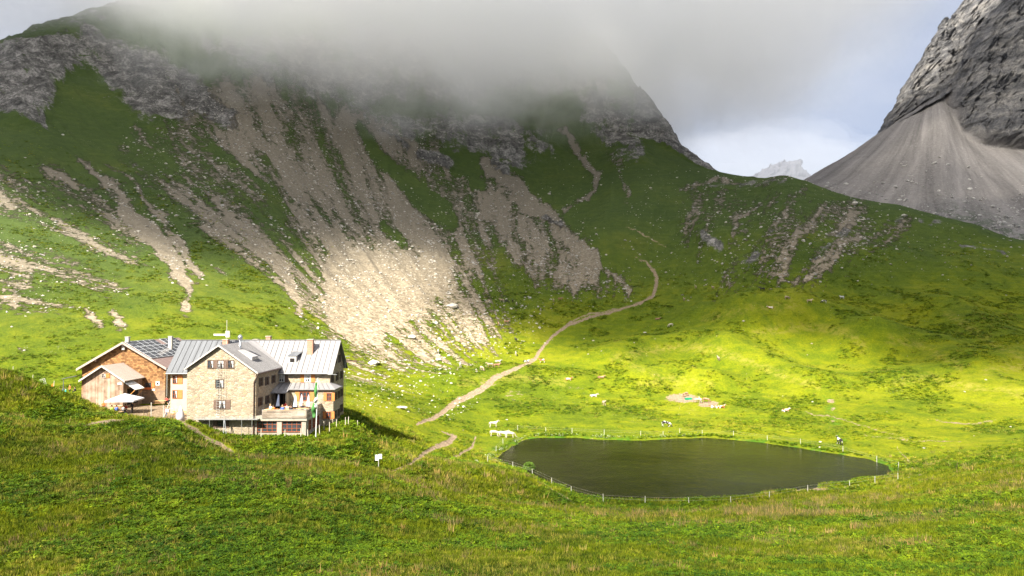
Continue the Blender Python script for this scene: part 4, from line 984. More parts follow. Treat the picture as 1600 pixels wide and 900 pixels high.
# ladders
def ladder(name, a, b, u, wd, n, off):
    m = MB(); a, b, u = Vector(a), Vector(b), Vector(u)
    for s in (-.5, .5): m.bar(a + u * wd * s, b + u * wd * s, .02)
    for i in range(n): p = a.lerp(b, (i + .5) / n); m.bar(p - u * wd / 2, p + u * wd / 2, .016)
    return m
m = ladder('l', (fx(341.5, 99.6), 99.75, TZ + .1), (fx(342.5, 99.6), 99.75, fz(566, 99.7)), XV, .42, 22, 0)
for s in (0, 1): m.bar((fx(347.5, 99.6) + s*.35, 99.75, TZ + .1), (fx(348.5, 99.6)+ s*.35, 99.75, fz(566, 99.7)), .015)
m.build('escape_ladder', MAT['steel'], hut, ORG)
m = ladder('l', (-26.9, 118.2, -15.5), (-26.9, 118.2, -7.4), YV, .5, 24, 0); m.bar((-27.3, 118.2, -7.4), (-26.2, 118.2, -7.4), .04); m.bar((-27.3, 118.2, -10.4), (-26.2, 118.2, -10.4), .03); m.build('escape_ladder', MAT['steel'], hut, ORG)
m = MB(); m.bar((fx(512, 109.4), 109.4, -9.55), (fx(527, 109), 109.1, -9.55), .03); m.build('gutter_pipe', MAT['steel'], hut, ORG)
# chimneys, flues, dormer
def chimney(x, y, w, z0, z1, mat='brick', cap='concrete'):
    m = MB(); m.box(x - w/2, x + w/2, y - w/2, y + w/2, z0, z1); o = m.build('chimney', MAT[mat], hut, ORG)
    k = MB(); k.box(x - w/2 - .08, x + w/2 + .08, y - w/2 - .08, y + w/2 + .08, z1, z1 + .12); k.build('chimney_cap', MAT[cap], o, ORG); return o
chimney(fx(486, 112.6), 112.6, 0.85, -7.6, fz(531, 112.6))
chimney(fx(354, 113.6), 113.6, 0.8, -6.5, fz(531, 113.6))
chimney(fx(400.5, 116), 116, 0.7, -7, fz(531, 116)); chimney(fx(420.5, 116.5), 116.5, 0.7, -7.5, fz(526, 116.5))
m = MB(); cx_, cy_ = fx(376, 105), 105.0; m.bar((cx_, cy_, -6.6), (cx_, cy_, fz(531, 105)), .17, 10); m.lathe((cx_, cy_, fz(530, 105)), [(.17, -.1), (.34, .08), (.36, .35), (.22, .55), (.05, .68)], 10); m.build('flue_pipe', MAT['shiny'], hut, ORG, smooth=True)
m = MB(); ax, ay = fx(355, 112.9), 112.9
m.bar((ax, ay, -5.6), (ax, ay, fz(500, ay)), .035); m.box(ax - .1, ax + .5, ay - .25, ay + .05, fz(527, ay), fz(517, ay)); m.box(ax - 2.0, ax + .1, ay - .1, ay + .05, fz(524.5, ay), fz(521.5, ay)); m.build('antenna', MAT['trim'], hut, ORG)
m = MB(); dx0, dx1 = fx(451.5, 110.9), fx(463.5, 110.9); zb, zt = fz(569, 110.9), fz(556.5, 110.9)
m.box(dx0, dx1, 110.9, 112.6, zb, zt); dd = m.build('dormer', MAT['white'], hut, ORG)
m = MB(); m.slab([(dx0 - .15, 110.8, zt), (dx1 + .15, 110.8, zt), (dx1 + .8, 114.0, zt + 0.9), (dx0 + .5, 114.0, zt + .9)], (0, 0, .08)); m.build('dormer_roof', MAT['zinc'], dd, ORG)
m = MB(); m.box((dx0+dx1)/2 - .35, (dx0+dx1)/2 + .35, 110.86, 110.9, (zb+zt)/2 - .3, (zb+zt)/2 + .3); m.build('pane', MAT['dark'], dd, ORG)
m = MB(); m.box(-26.9, -25.2, 118.9, 119.2, -8.3, -8.1); m.build('roof_beam', MAT['frame'], hut, ORG)

# ================================================================== shingled barn with the solar roof
BO = (-64.0, 125.0, -15.0)
barn = empty('barn', BO, 0, 'brown shingled barn with rows of solar panels on its right roof', 'barn')
bx0, bx1, bxr, by0, by1, bzr = -71.0, -57.2, -64.0, 121.0, 140.0, -5.35; bs = 0.585
def bz(x): return bzr - bs * abs(x - bxr)
m = MB(); m.poly([(bx0,by0,-17),(bx1,by0,-17),(bx1,by0,bz(bx1)-.1),(bxr,by0,bzr-.1),(bx0,by0,bz(bx0)-.1),(bx0,by1,-17),(bx1,by1,-17),(bx1,by1,bz(bx1)-.1),(bxr,by1,bzr-.1),(bx0,by1,bz(bx0)-.1)],
       [(0,4,3,2,1),(5,6,7,8,9),(1,2,7,6),(0,5,9,4),(0,1,6,5),(2,3,8,7),(3,4,9,8)]); m.build('wall', MAT['shingle'], barn, BO)
m = MB(); f0 = by0 - .7
m.slab([(bx0 - .5, f0, bz(bx0 - .5)), (bxr, f0, bzr), (bxr, by1 + .5, bzr), (bx0 - .5, by1 + .5, bz(bx0 - .5))], (0, 0, .15)); m.slab([(bxr + .001, f0, bzr), (bx1 + .5, f0, bz(bx1 + .5)), (bx1 + .5, by1 + .5, bz(bx1 + .5)), (bxr + .001, by1 + .5, bzr)], (0, 0, .15))
br = m.build('roof', MAT['redroof'], barn, BO)
m = MB()
for xa in (bx0 - .5, bx1 + .5): m.slab([(xa, f0 - .04, bz(xa) - .18), (bxr, f0 - .04, bzr - .18), (bxr, f0 - .04, bzr + .2), (xa, f0 - .04, bz(xa) + .2)], (0, -.06, 0))
m.build('verge_board', MAT['brownverge'], br, BO)
for x in (bxr - 4.4, bxr, bxr + 5.2): MB().box(x - .12, x + .12, f0, by0, bz(x) - .45, bz(x) - .12).build('purlin', MAT['frame'], barn, BO)
nrm = Vector((bs, 0, 1)).normalized(); dn = Vector((1, 0, -bs)).normalized()
for i in range(3):
    for j in range(9):
        if (i, j) == (0, 5): continue
        c = Vector((bxr, 0, bzr + .15)) + dn * (0.95 + i * 1.82) + nrm * .10 + YV * (by0 + .5 + j * 2.0 + 0.0)
        if i == 2 and j > 8: continue
        p = MB(); p.obox(c, dn, YV, nrm, .86, .96, .03); fr = p.build('solar_panel', MAT['pvframe'], br, BO)
        q = MB()
        for a in (-1, 1):
            for b in (-1, 0, 1): q.obox(c + dn * a * .42 + YV * b * .615 + nrm * .032, dn, YV, nrm, .385, .275, .004)
        q.build('solar_cells', MAT['pv'], fr, BO)
def bchim(x, y, w, z0, z1):
    m = MB(); m.box(x - w/2, x + w/2, y - w/2, y + w/2, z0, z1); m.box(x - w/2 - .06, x + w/2 + .06, y - w/2 - .06, y + w/2 + .06, z1, z1 + .1); m.build('chimney', MAT['trim'], barn, BO)
bchim(bxr + .15, 121.6, .55, -6, fz(527, 121.6)); bchim(fx(267.5, 131), 131, .6, -7.2, fz(526, 131))
m = MB(); m.box(bxr - .3, bxr + .15, by0 - .35, by0 - .05, bzr - 1.15, bzr - .45); m.poly([(bxr - .4, by0 - .4, bzr - .45), (bxr + .25, by0 - .4, bzr - .45), (bxr + .25, by0 - .05, bzr - .45), (bxr - .4, by0 - .05, bzr - .45), (bxr - .08, by0 - .2, bzr - .2)], [(0,1,4),(1,2,4),(2,3,4),(3,0,4),(0,3,2,1)]); m.build('bell_box', MAT['trim'], barn, BO)
window(barn, BO, (fx(234, 121), by0, fz(601.5, 121)), 1.05, .75, shut='oshut', sides=(0, 1), shw=.5)
m = MB(); sx, sz = fx(233.5, 121), fz(607, 121); m.slab([(sx - .75, by0 - .05, sz), (sx - .5, by0 - .05, sz + .17), (sx + .5, by0 - .05, sz + .17), (sx + .75, by0 - .05, sz), (sx + .5, by0 - .05, sz - .17), (sx - .5, by0 - .05, sz - .17)], (0, -.05, 0)); m.build('sign_board', MAT['orangesign'], barn, BO)
m = MB(); m.lathe((0, 0, 0), [(0.02, .02), (.38, .02), (.38, -.02), (.02, -.02)], 12)
m = MB(); mx_, mz_ = fx(248.5, 121), fz(599, 121); m.box(mx_ - .3, mx_ + .3, by0 - .08, by0 - .002, mz_ - .32, mz_ + .32); mr = m.build('hoop_board', MAT['whitec'], barn, BO)
m = MB(); m.bar((mx_, by0 - .1, mz_ - .02), (mx_, by0 - .14, mz_ - .02), .16, 12); m.build('hoop', MAT['dark'], mr, BO)
m = MB(); m.box(fx(239, 121), fx(244.5, 121), by0 - .06, by0 - .002, fz(610.5, 121), fz(607.5, 121)); m.build('sign_board', MAT['white'], barn, BO)
m = MB(); m.bar((bx1 + .42, by0 - .3, bz(bx1) - .4), (bx1 + .42, by0 - .3, -15.4), .06); m.build('downpipe', MAT['steel'], barn, BO)
m = MB(); m.slab([(-73.4, 119.5, -11.2), (-71.0, 119.5, -10.7), (-71.0, 122.5, -10.7), (-73.4, 122.5, -11.2)], (0, 0, .08)); m.bar((-73.2, 119.7, -15.5), (-73.2, 119.7, -11.2), .06); m.build('side_canopy', MAT['zinc'], barn, BO)

# ================================================================== boarded annex
AO = (-64.0, 117.5, -15.0)
annex = empty('wooden_shed', AO, 0, 'grey brown boarded shed with a corrugated roof in front of the barn gable', 'shed')
ax0, ax1, axr, ay0, ay1, azr = -67.2, -60.95, -64.1, 115.0, 120.95, -8.72; as_ = 0.66
def az(x): return azr - as_ * abs(x - axr)
m = MB(); m.poly([(ax0,ay0,-17),(ax1,ay0,-17),(ax1,ay0,az(ax1)-.1),(axr,ay0,azr-.1),(ax0,ay0,az(ax0)-.1),(ax0,ay1,-17),(ax1,ay1,-17),(ax1,ay1,az(ax1)-.1),(axr,ay1,azr-.1),(ax0,ay1,az(ax0)-.1)],
       [(0,4,3,2,1),(5,6,7,8,9),(1,2,7,6),(0,5,9,4),(0,1,6,5),(2,3,8,7),(3,4,9,8)]); m.build('wall', MAT['planks'], annex, AO)
m = MB(); f0 = ay0 - .5
m.slab([(ax0 - .45, f0, az(ax0 - .45)), (axr, f0, azr), (axr, ay1 - .03, azr), (ax0 - .45, ay1 - .03, az(ax0 - .45))], (0, 0, .1)); m.slab([(axr + .001, f0, azr), (ax1 + .5, f0, az(ax1 + .5)), (ax1 + .5, ay1 - .03, az(ax1 + .5)), (axr + .001, ay1 - .03, azr)], (0, 0, .1))
ar = m.build('roof', MAT['annexroof'], annex, AO)
q = MB()
for i in range(20):
    y = f0 + .15 + i * .31; q.slab([(axr + .05, y, azr + .08), (ax1 + .5, y, az(ax1 + .5) + .1), (ax1 + .5, y + .06, az(ax1 + .5) + .1), (axr + .05, y + .06, azr + .08)], (0, 0, .05))
q.build('corrugation', MAT['brownverge'], ar, AO)
m = MB()
for xa in (ax0 - .45, ax1 + .5): m.slab([(xa, f0 - .04, az(xa) - .14), (axr, f0 - .04, azr - .14), (axr, f0 - .04, azr + .15), (xa, f0 - .04, az(xa) + .15)], (0, -.05, 0))
m.build('verge_board', MAT['trim'], ar, AO)
window(annex, AO, (fx(164.5, 115), ay0, fz(587, 115)), .62, .66, shut='oshut', sides=(0, 1), shw=.6, frame='brownverge', curtain=True)
m = MB(); m.box(fx(186, 115), fx(193, 115), ay0 - .06, ay0 - .003, fz(601, 115), fz(598, 115)); m.build('sign_board', MAT['white'], annex, AO)
m = MB(); m.box(ax1 + .002, ax1 + .04, 116.2, 119.6, -14.95, -12.4); m.build('doorway', MAT['dark'], annex, AO)
m = MB(); m.slab([(ax1 + .1, 115.0, -11.35), (ax1 + 1.9, 115.0, -12.5), (ax1 + 1.9, 118.0, -12.5), (ax1 + .1, 118.0, -11.35)], (0, 0, .06)); cn = m.build('canopy', MAT['steel'], annex, AO)
q = MB(); 
for i in range(7): q.slab([(ax1 + .1, 115.1 + i * .42, -11.29), (ax1 + 1.9, 115.1 + i * .42, -12.44), (ax1 + 1.9, 115.25 + i * .42, -12.44), (ax1 + .1, 115.25 + i * .42, -11.29)], (0, 0, .03))
q.build('rib', MAT['turq'] if False else MAT['whitec'], cn, AO)
m = MB(); m.bar((ax1 + 1.8, 115.1, -12.5), (ax1 + .05, 115.1, -14.2), .05); m.bar((ax1 + 1.8, 117.9, -12.5), (ax1 + .05, 117.9, -14.2), .05); m.build('brace', MAT['orange'], annex, AO)

# ================================================================== furniture, parasols
def table_set(loc, rz, label, L=2.0, group='beer garden tables', mat='table'):
    t = empty('picnic_table', loc, rz, label, 'table', group)
    MB().box(-L/2, L/2, -.33, .33, .70, .75).build('tabletop', MAT[mat], t)
    for s in (-1, 1):
        MB().box(-L/2, L/2, s * .62 - .14, s * .62 + .14, .42, .46).build('bench', MAT[mat], t)
        m = MB(); x = s * (L/2 - .25); m.bar((x, -.7, 0), (x, -.1, .7), .035).bar((x, .7, 0), (x, .1, .7), .035).bar((x, -.7, .4), (x, .7, .4), .03); m.build('leg', MAT['frame'], t)
    return t
def parasol_open(loc, R, label):
    t = empty('parasol', loc, 0.1, label, 'parasol')
    MB().bar((0, 0, 0), (0, 0, 2.85), .045, 8).build('pole', MAT['white'], t)
    MB().box(-.4, .4, -.4, .4, 0, .08).build('base', MAT['concrete'], t)
    m = MB(); P = [(-R, -R, 2.05), (R, -R, 2.05), (R, R, 2.05), (-R, R, 2.05), (0, 0, 2.95)]; P2 = [(x, y, z - .03) for x, y, z in P]
    m.poly(P + P2, [(0,1,4),(1,2,4),(2,3,4),(3,0,4),(6,5,9),(7,6,9),(8,7,9),(5,8,9),(0,5,6,1),(1,6,7,2),(2,7,8,3),(3,8,5,0)]); cn = m.build('canopy', MAT['canvas'], t)
    m = MB(); m.slab([(-R, -R, 2.05), (R, -R, 2.05), (R, -R, 1.86), (-R, -R, 1.86)], (0, .012, 0)); m.slab([(R, -R, 2.05), (R, R, 2.05), (R, R, 1.86), (R, -R, 1.86)], (-.012, 0, 0)); m.slab([(-R, R, 2.05), (R, R, 2.05), (R, R, 1.86), (-R, R, 1.86)], (0, -.012, 0)); m.slab([(-R, -R, 2.05), (-R, R, 2.05), (-R, R, 1.86), (-R, -R, 1.86)], (.012, 0, 0))
    m.build('valance', MAT['canvas'], cn)
    # printed emblem on the front panel: a long blue mark
    e = MB(); sl = .90 / R
    for a, b in ((-.85, .62), (.25, .9)): e.slab([(a, -R * .62, 2.05 + sl * R * .38 + .012), (a + b, -R * .62, 2.05 + sl * R * .38 + .012), (a + b, -R * .50, 2.05 + sl * R * .50 + .012), (a, -R * .50, 2.05 + sl * R * .50 + .012)], (0, 0, .006))
    e.build('print', MAT['blueish'], cn)
    m = MB()
    for x, y in ((-R, -R), (R, -R), (R, R), (-R, R)): m.bar((0, 0, 2.6), (x * .96, y * .96, 2.03), .015, 4)
    m.build('rib', MAT['frame'], t); return t
def parasol_closed(loc, label, mat='canvas', h=2.4, tilt=0.0):
    t = empty('closed_parasol', loc, 0.3, label, 'parasol', 'closed parasols')
    MB().bar((0, 0, 0), (tilt * .3, 0, h), .03, 6).build('pole', MAT['frame'], t)
    m = MB(); m.lathe((0, 0, 0), [(.30, .85), (.26, 1.1), (.2, 1.5), (.12, h - .3), (.03, h)], 8)
    for i, p in enumerate(m.v): m.v[i] = (p[0] * (1.25 if i % 2 else .7) + tilt * .3 * p[2] / h, p[1] * (1.25 if i % 2 else .7), p[2])
    m.build('folded_canopy', MAT[mat], t); return t

# ================================================================== people
def skin_mesh(name, verts, edges, radii, root=0, sub=1):
    me = bpy.data.meshes.new(name); me.from_pydata(verts, edges, []); o = bpy.data.objects.new(name, me); col.objects.link(o)
    md = o.modifiers.new('s', 'SKIN'); md.use_smooth_shade = True
    sv = me.skin_vertices[0].data
    for i, r in enumerate(radii):
        sv[i].radius = (r, r) if isinstance(r, (int, float)) else r; sv[i].use_root = (i == root)
    if sub: o.modifiers.new('u', 'SUBSURF').levels = sub; o.modifiers['u'].render_levels = sub
    dg = bpy.context.evaluated_depsgraph_get(); ev = o.evaluated_get(dg); nm = bpy.data.meshes.new_from_object(ev)
    bpy.data.objects.remove(o); nm.name = name
    nm.polygons.foreach_set('use_smooth', np.ones(len(nm.polygons), bool)); return nm
def person_mesh(pose):
    if pose == 'stand':
        V = [(0,0,.95),(0,.01,1.15),(0,0,1.38),(0,0,1.50),(0,-.02,1.60),(0,-.03,1.70),
             (.10,0,.90),(.11,-.01,.50),(.12,.02,.08),(.13,-.12,.04), (-.10,0,.90),(-.11,.02,.50),(-.12,.06,.08),(-.13,-.08,.04),
             (.19,0,1.40),(.25,.02,1.13),(.24,-.10,.90),(.23,-.15,.82), (-.19,0,1.40),(-.25,.03,1.13),(-.25,-.06,.90),(-.24,-.11,.82)]
    elif pose == 'sit':
        V = [(0,0,.52),(0,.02,.72),(0,-.02,.95),(0,-.05,1.07),(0,-.08,1.16),(0,-.10,1.26),
             (.10,-.08,.52),(.13,-.42,.50),(.13,-.42,.10),(.13,-.54,.05), (-.10,-.08,.52),(-.14,-.42,.50),(-.14,-.36,.10),(-.14,-.48,.05),
             (.19,-.03,.97),(.26,-.12,.74),(.18,-.36,.74),(.14,-.46,.77), (-.19,-.03,.97),(-.26,-.14,.74),(-.16,-.38,.76),(-.12,-.46,.80)]
    E = [(0,1),(1,2),(2,3),(3,4),(4,5),(0,6),(6,7),(7,8),(8,9),(0,10),(10,11),(11,12),(12,13),(2,14),(14,15),(15,16),(16,17),(2,18),(18,19),(19,20),(20,21)]
    Rr = [.15,.15,.16,.06,.10,.095,.095,.07,.05,.04,.095,.07,.05,.04,.07,.052,.04,.035,.07,.052,.04,.035]
    me = skin_mesh('person_' + pose, V, E, Rr)
    hip = .93 if pose == 'stand' else .56
    mi = np.zeros(len(me.polygons), np.int32); sh = 1.49 if pose == 'stand' else 1.06
    for p in me.polygons:
        c = p.center
        arm = abs(c.x) > .15 and c.z > (.78 if pose == 'stand' else .6)
        if c.z > sh: k = 2
        elif pose == 'stand': k = 2 if (abs(c.x) > .19 and c.z < 1.06 and c.z > .74) else (0 if c.z > hip else (3 if c.z < .10 else 1))
        else: k = 2 if (c.y < -.3 and c.z > .66) else (1 if (c.z < .62 or c.y < -.25) else 0)
        if pose == 'sit' and c.z < .12: k = 3
        mi[p.index] = k
    for n in ('red', 'jeans', 'skin', 'black'): me.materials.append(MAT[n])
    me.polygons.foreach_set('material_index', mi); return me
PM = {p: person_mesh(p) for p in ('stand', 'sit')}
hm = {}
for p, zc, yc in (('stand', 1.70, -.01), ('sit', 1.26, -.08)):
    m = MB(); m.lathe((0, yc, zc), [(.085, -.10), (.115, -.02), (.115, .05), (.08, .11), (.02, .135)], 8)
    me = bpy.data.meshes.new('hair'); me.from_pydata([(x, y + .03, z) for x, y, z in m.v], [], m.f); me.polygons.foreach_set('use_smooth', np.ones(len(me.polygons), bool)); me.materials.append(MAT['hair']); hm[p] = me
def person(loc, pose, rz, shirt, legs, label, scale=1.0, hair='hair', group='people at the hut'):
    o = bpy.data.objects.new('person', PM[pose]); col.objects.link(o); o.location = loc; o.rotation_euler = (0, 0, rz); o.scale = (scale,) * 3
    for i, mname in ((0, shirt), (1, legs)):
        o.material_slots[i].link = 'OBJECT'; o.material_slots[i].material = MAT[mname]
    h = bpy.data.objects.new('hair', hm[pose]); col.objects.link(h); h.parent = o
    if hair != 'hair': h.material_slots[0].link = 'OBJECT'; h.material_slots[0].material = MAT[hair]
    return tag(o, label, 'person', group)
def yardp(px, py):
    """point of the trodden yard under a pixel"""
    p = col_hit(px, py, 4.6); return Vector((p.x, p.y, ground_z(p.x, p.y)))
def on(x, y): return Vector((x, y, ground_z(x, y)))
# courtyard
parasol_open(on(-58.2, 110.3), 2.05, 'big open white square parasol over the yard tables by the boarded shed')
table_set(on(-58.6, 109.4), 0.1, 'wooden table under the open white parasol')
table_set(on(-61.0, 113.2), 0.0, 'wooden table in front of the boarded shed wall', mat='table')
table_set(on(-57.2, 119.2), 0.15, 'table in front of the barn wall below the orange sign board')
table_set(on(-52.2, 113.5), 0.0, 'table in the yard beside the cream plastered wall')
table_set(on(-48.0, 106.8), 0.05, 'orange table with benches against the stone gable wing', 2.6, mat='orange')
PI = math.pi
person(on(-59.3, 108.75) , 'sit', PI, 'lime', 'black', 'person in a lime shirt seated under the open parasol, back to the viewer')
person(on(-58.6, 108.75) , 'sit', PI, 'blue', 'black', 'person in a blue shirt seated under the open parasol beside the lime shirt')
person(on(-57.9, 110.05), 'sit', 0, 'red', 'jeans', 'person in a red shirt seated at the far side of the parasol table')
person(on(-57.6, 108.75), 'sit', PI, 'greyc', 'black', 'person in a grey shirt seated at the right end of the parasol table')
person(on(-56.7, 109.6), 'stand', 1.3, 'black', 'black', 'person all in black standing right of the parasol pole')
person(on(-63.2, 113.6) , 'sit', .2, 'orangec', 'black', 'person in an orange jacket seated against the shed boards', hair='fair')
person(on(-56.4, 119.85), 'sit', 0, 'red', 'black', 'person in a red jacket seated by the barn wall near the hoop board')
person(on(-53.4, 114.4), 'stand', .8, 'black', 'jeans', 'person in black standing in the gap between barn and plaster wall')
person(on(-52.0, 112.9), 'sit', PI, 'whitec', 'black', 'person in white seated at the table by the plaster wall', hair='fair')
person(on(-49.4, 104.8), 'stand', 0.2, 'pink', 'jeans', 'person in a pink shirt and blue jeans standing in the open yard', .97)
parasol_closed(on(-46.8, 103.6), 'closed white parasol standing at the yard corner of the stone wing', h=2.0)
for i, (px, D, hh, lb) in enumerate([(239, 103.5, 2.3, 'white pole standing alone at the near edge of the yard'), (258, 103.5, 1.9, 'thin white pole between the yard pole and the sign'), (278, 101.5, 1.5, 'brown post at the head of the footpath')]):
    x = fx(px, D); p = on(x, D); m = MB(); m.bar(p - ZV * .1, p + ZV * hh, .06 if i < 2 else .07, 8); m.bar(p + ZV * (hh - .05), p + ZV * (hh + .08), .075, 8)
    o = m.build('pole', MAT['wpost' if i < 2 else 'post'], None, p); o.location = p; tag(o, lb, 'pole')
p = on(fx(262, 101.5), 101.5); m = MB(); m.bar(p - Vector((.45, 0, .1)), p + Vector((.55, 0, 2.5)), .07, 8); m.bar(p + Vector((.0, 0, 1.35)), p + Vector((1.0, 0, 1.5)), .05, 6); m.box(p.x - .1, p.x + .45, p.y - .12, p.y - .04, p.z + 1.0, p.z + 1.4)
o = m.build('signpost', MAT['wpost'], None, p); o.location = p; tag(o, 'leaning white signpost at the top of the footpath beside the yard', 'signpost')
p = on(fx(285, 100.8), 100.8)
m = MB(); m.lathe(p, [(.55, 0), (.5, .6), (.36, 1.2), (.12, 1.75), (.03, 1.85)], 9); o = m.build('covered_stack', MAT['canvas'], None, p, smooth=True); o.location = p; tag(o, 'white covered bundle beside the corner of the stone wing', 'cover')
p = on(fx(279.5, 101), 101.2); m = MB(); m.lathe(p, [(.25, 0), (.33, .3), (.28, .7), (.12, .95)], 8); o = m.build('backpack', MAT['greyc'], None, p, smooth=True); o.location = p; tag(o, 'dark grey rucksack on the ground beside the white bundle', 'rucksack')
# terrace
TF = TZ + .35
for i, (x, y, r_, lb) in enumerate([(-33.2, 101.5, 0, 'orange table at the left end of the terrace beside the wing'), (-31.0, 101.6, .1, 'terrace table in the middle behind the rail planter'), (-29.2, 102.2, .05, 'yellow terrace table near the corner of the railing'), (-32.0, 104.2, 0, 'terrace table in the second row near the glass door'), (-29.6, 104.8, 0, 'terrace table in the second row beneath the shuttered window')]):
    table_set((x, y, TF), r_, lb, 1.7, 'terrace tables', 'orange' if i < 2 else 'table')
for x, y, pose, rz, sh, lg, lb, hr in [
  (-33.6, 102.15, 'sit', 0, 'whitec', 'greyc', 'person in a white shirt seated at the left terrace table', 'fair'),
  (-32.8, 100.9, 'sit', PI, 'orangec', 'jeans', 'person in an orange shirt seated with back to the terrace rail', 'hair'),
  (-31.3, 102.25, 'sit', 0, 'greyc', 'black', 'person in a grey shirt seated behind the middle terrace table', 'hair'),
  (-30.7, 102.25, 'sit', 0.1, 'black', 'jeans', 'person in black seated behind the middle terrace table', 'hair'),
  (-30.4, 101.0, 'sit', PI, 'black', 'black', 'person in black seated with back to the rail at the middle table', 'hair'),
  (-31.6, 101.0, 'sit', PI, 'blue', 'black', 'person in a blue shirt seated with back to the rail at the middle table', 'fair'),
  (-29.3, 102.85, 'sit', 0, 'black', 'black', 'person in black seated at the corner terrace table', 'hair'),
  (-30.6, 106.6, 'stand', 0.2, 'greyc', 'black', 'person in grey standing on the terrace before the shuttered window', 'hair'),
  (-32.3, 104.85, 'sit', 0, 'red', 'black', 'person in a red shirt seated near the glass door of the terrace', 'hair')]:
    person((x, y, TF), pose, rz, sh, lg, lb, 1.0, hr)
for x, y, mt, tl, lb in [(-33.2, 103.8, 'blueish', .6, 'pale blue closed parasol before the glass door of the terrace'), (-30.6, 103.4, 'blueish', .3, 'bluish white closed parasol in the middle of the terrace'), (-29.9, 103.9, 'canvas', .4, 'white closed parasol on the terrace, left of the last one'), (-28.9, 103.6, 'canvas', .6, 'white closed parasol nearest the right side rail of the terrace')]:
    parasol_closed((x, y, TF), lb, mt, 2.5, tl)

# ================================================================== flagpole, signs, posts
p = on(fx(495, 98.5), 98.5); fl = empty('flagpole', p, 0, 'tall white flagpole with a limp green and white flag in the grass below the terrace', 'flagpole')
h_ = fz(590, 98.5) - p.z
MB().bar((0, 0, -.2), (.25, 0, h_), .085, 8, .045).build('pole', MAT['white'], fl)
def flag(mat, x0, w0, z0, z1, ph):
    m = MB(); n = 10; k0 = len(m.v)
    for i in range(n + 1):
        t = i / n; z = z0 + (z1 - z0) * t; wv = .14 * math.sin(t * 9 + ph); ww = w0 * (0.55 + .45 * math.sin(t * 2.6 + .3))
        m.v += [(x0 - .1 * t, wv - .03, z), (x0 - ww * .5, wv * 1.6 - .12, z - .05), (x0 - ww, wv - .05, z - .1), (x0 - ww, wv + .0, z - .1), (x0 - ww * .5, wv * 1.6 - .06, z - .05), (x0 - .1 * t, wv + .03, z)]
    for i in range(n):
        for j in range(6): a = i * 6 + j; b = i * 6 + (j + 1) % 6; m.f.append((a, b, b + 6, a + 6))
    m.f.append((0, 1, 2, 3, 4, 5)); m.f.append(tuple(n * 6 + j for j in range(6))); return m.build('flag', mat, fl, smooth=True)
flag(MAT['greenflag'], .22, .45, h_ - .6, h_ - 3.0, 0).__setitem__('label', 'green cloth of the flag'); flag(MAT['whiteflag'], .16, .42, h_ - 2.6, h_ - 3.9, 2).__setitem__('label', 'white cloth of the flag'); flag(MAT['greenflag'], .02, .6, h_ - 3.3, h_ - 5.3, 1).__setitem__('label', 'lower green cloth of the flag')
p = col_hit(591.5, 735, 4.2); sg = empty('trail_sign', p, 0, 'small white trail sign with two panels on a post by the footpath below the hut', 'sign')
MB().bar((0, 0, -.2), (0, 0, 2.0), .05, 8).build('post', MAT['wpost'], sg); MB().box(-.42, .02, -.08, -.04, 1.25, 1.95).build('panel', MAT['signy'], sg); MB().box(.04, .42, -.1, -.06, 1.45, 2.05).build('panel', MAT['signy'], sg)
def fence(name, pts, label, mat, h, r=.05, wire=True, closed=False):
    f = empty(name, pts[0], 0, label, 'fence'); o0 = pts[0]
    for p in pts:
        q = p - o0; MB().bar(q - ZV * .15, q + Vector((random.uniform(-.06, .06), random.uniform(-.04, .04), h * random.uniform(.9, 1.1))), r, 6, r * .8).build('post', MAT[mat], f)
    if wire:
        m = MB()
        for a, b in zip(pts, pts[1:] + (pts[:1] if closed else [])):
            for zz_ in (.55, .92): m.bar(a - o0 + ZV * h * zz_, b - o0 + ZV * h * zz_, .006, 4, cap=False)
        m.build('wire', MAT['wire'], f)
    return f
PF = [(762,722),(801.6,731),(832,742),(862,756),(892.6,770),(942.7,784.5),(1008,788),(1076.6,788.5),(1142,787),(1202,779.5),(1262,769),(1327.8,761),(1367,754),(1403,749),(1404,731),(1370,722),(1317,706),(1251,694),(1199,687.5),(1146,681),(1097,680),(1062,676.5),(1036,681),(1001,681),(944,679),(894,676.5),(853,674.5),(809,672),(786,693),(775,705)]
def pond_out(px, py):
    p = col_hit(px, py, 3.6); 
    if p.z < WZ + .05: p.z = WZ + .02
    return Vector((p.x, p.y, ground_z(p.x, p.y)))
fence('pasture_fence', [pond_out(*a) for a in PF], 'wire fence on white posts running all round the pond', 'wpost', 1.1, .05, True, True)
fence('garden_fence', [on(fx(a, D), D) for a, D in ((410, 98.6), (447, 98.6), (472, 98.8), (483, 98.9), (501, 101.5), (508, 104), (516.5, 102.5), (527, 104.5), (541, 106), (545.5, 107), (560, 109))], 'low row of grey stakes in the grass beneath the terrace', 'post', 1.35, .06, False)
for px, py, v, hh, lb in [(20, 583, 4.5, 1.5, 'wooden stake on the grassy knob at the far left'), (51, 592, 4.5, .9, 'short stake beside the white cold frame'), (84, 604, 4.5, 1.2, 'stake with an orange cloth between knob and barn')]:
    p = col_hit(px, py, v); m = MB(); m.bar((0, 0, -.15), (.08, 0, hh), .06, 6); o = m.build('stake', MAT['post']); o.location = p; tag(o, lb, 'stake')
    if px == 84:
        m = MB(); m.slab([(-.5, -.02, .05), (-.04, -.02, .1), (-.04, -.02, .6), (-.35, -.02, .5)], (0, .04, 0)); o2 = m.build('cloth', MAT['orangec']); o2.location = p; tag(o2, 'orange cloth hung on the stake between knob and barn', 'cloth')
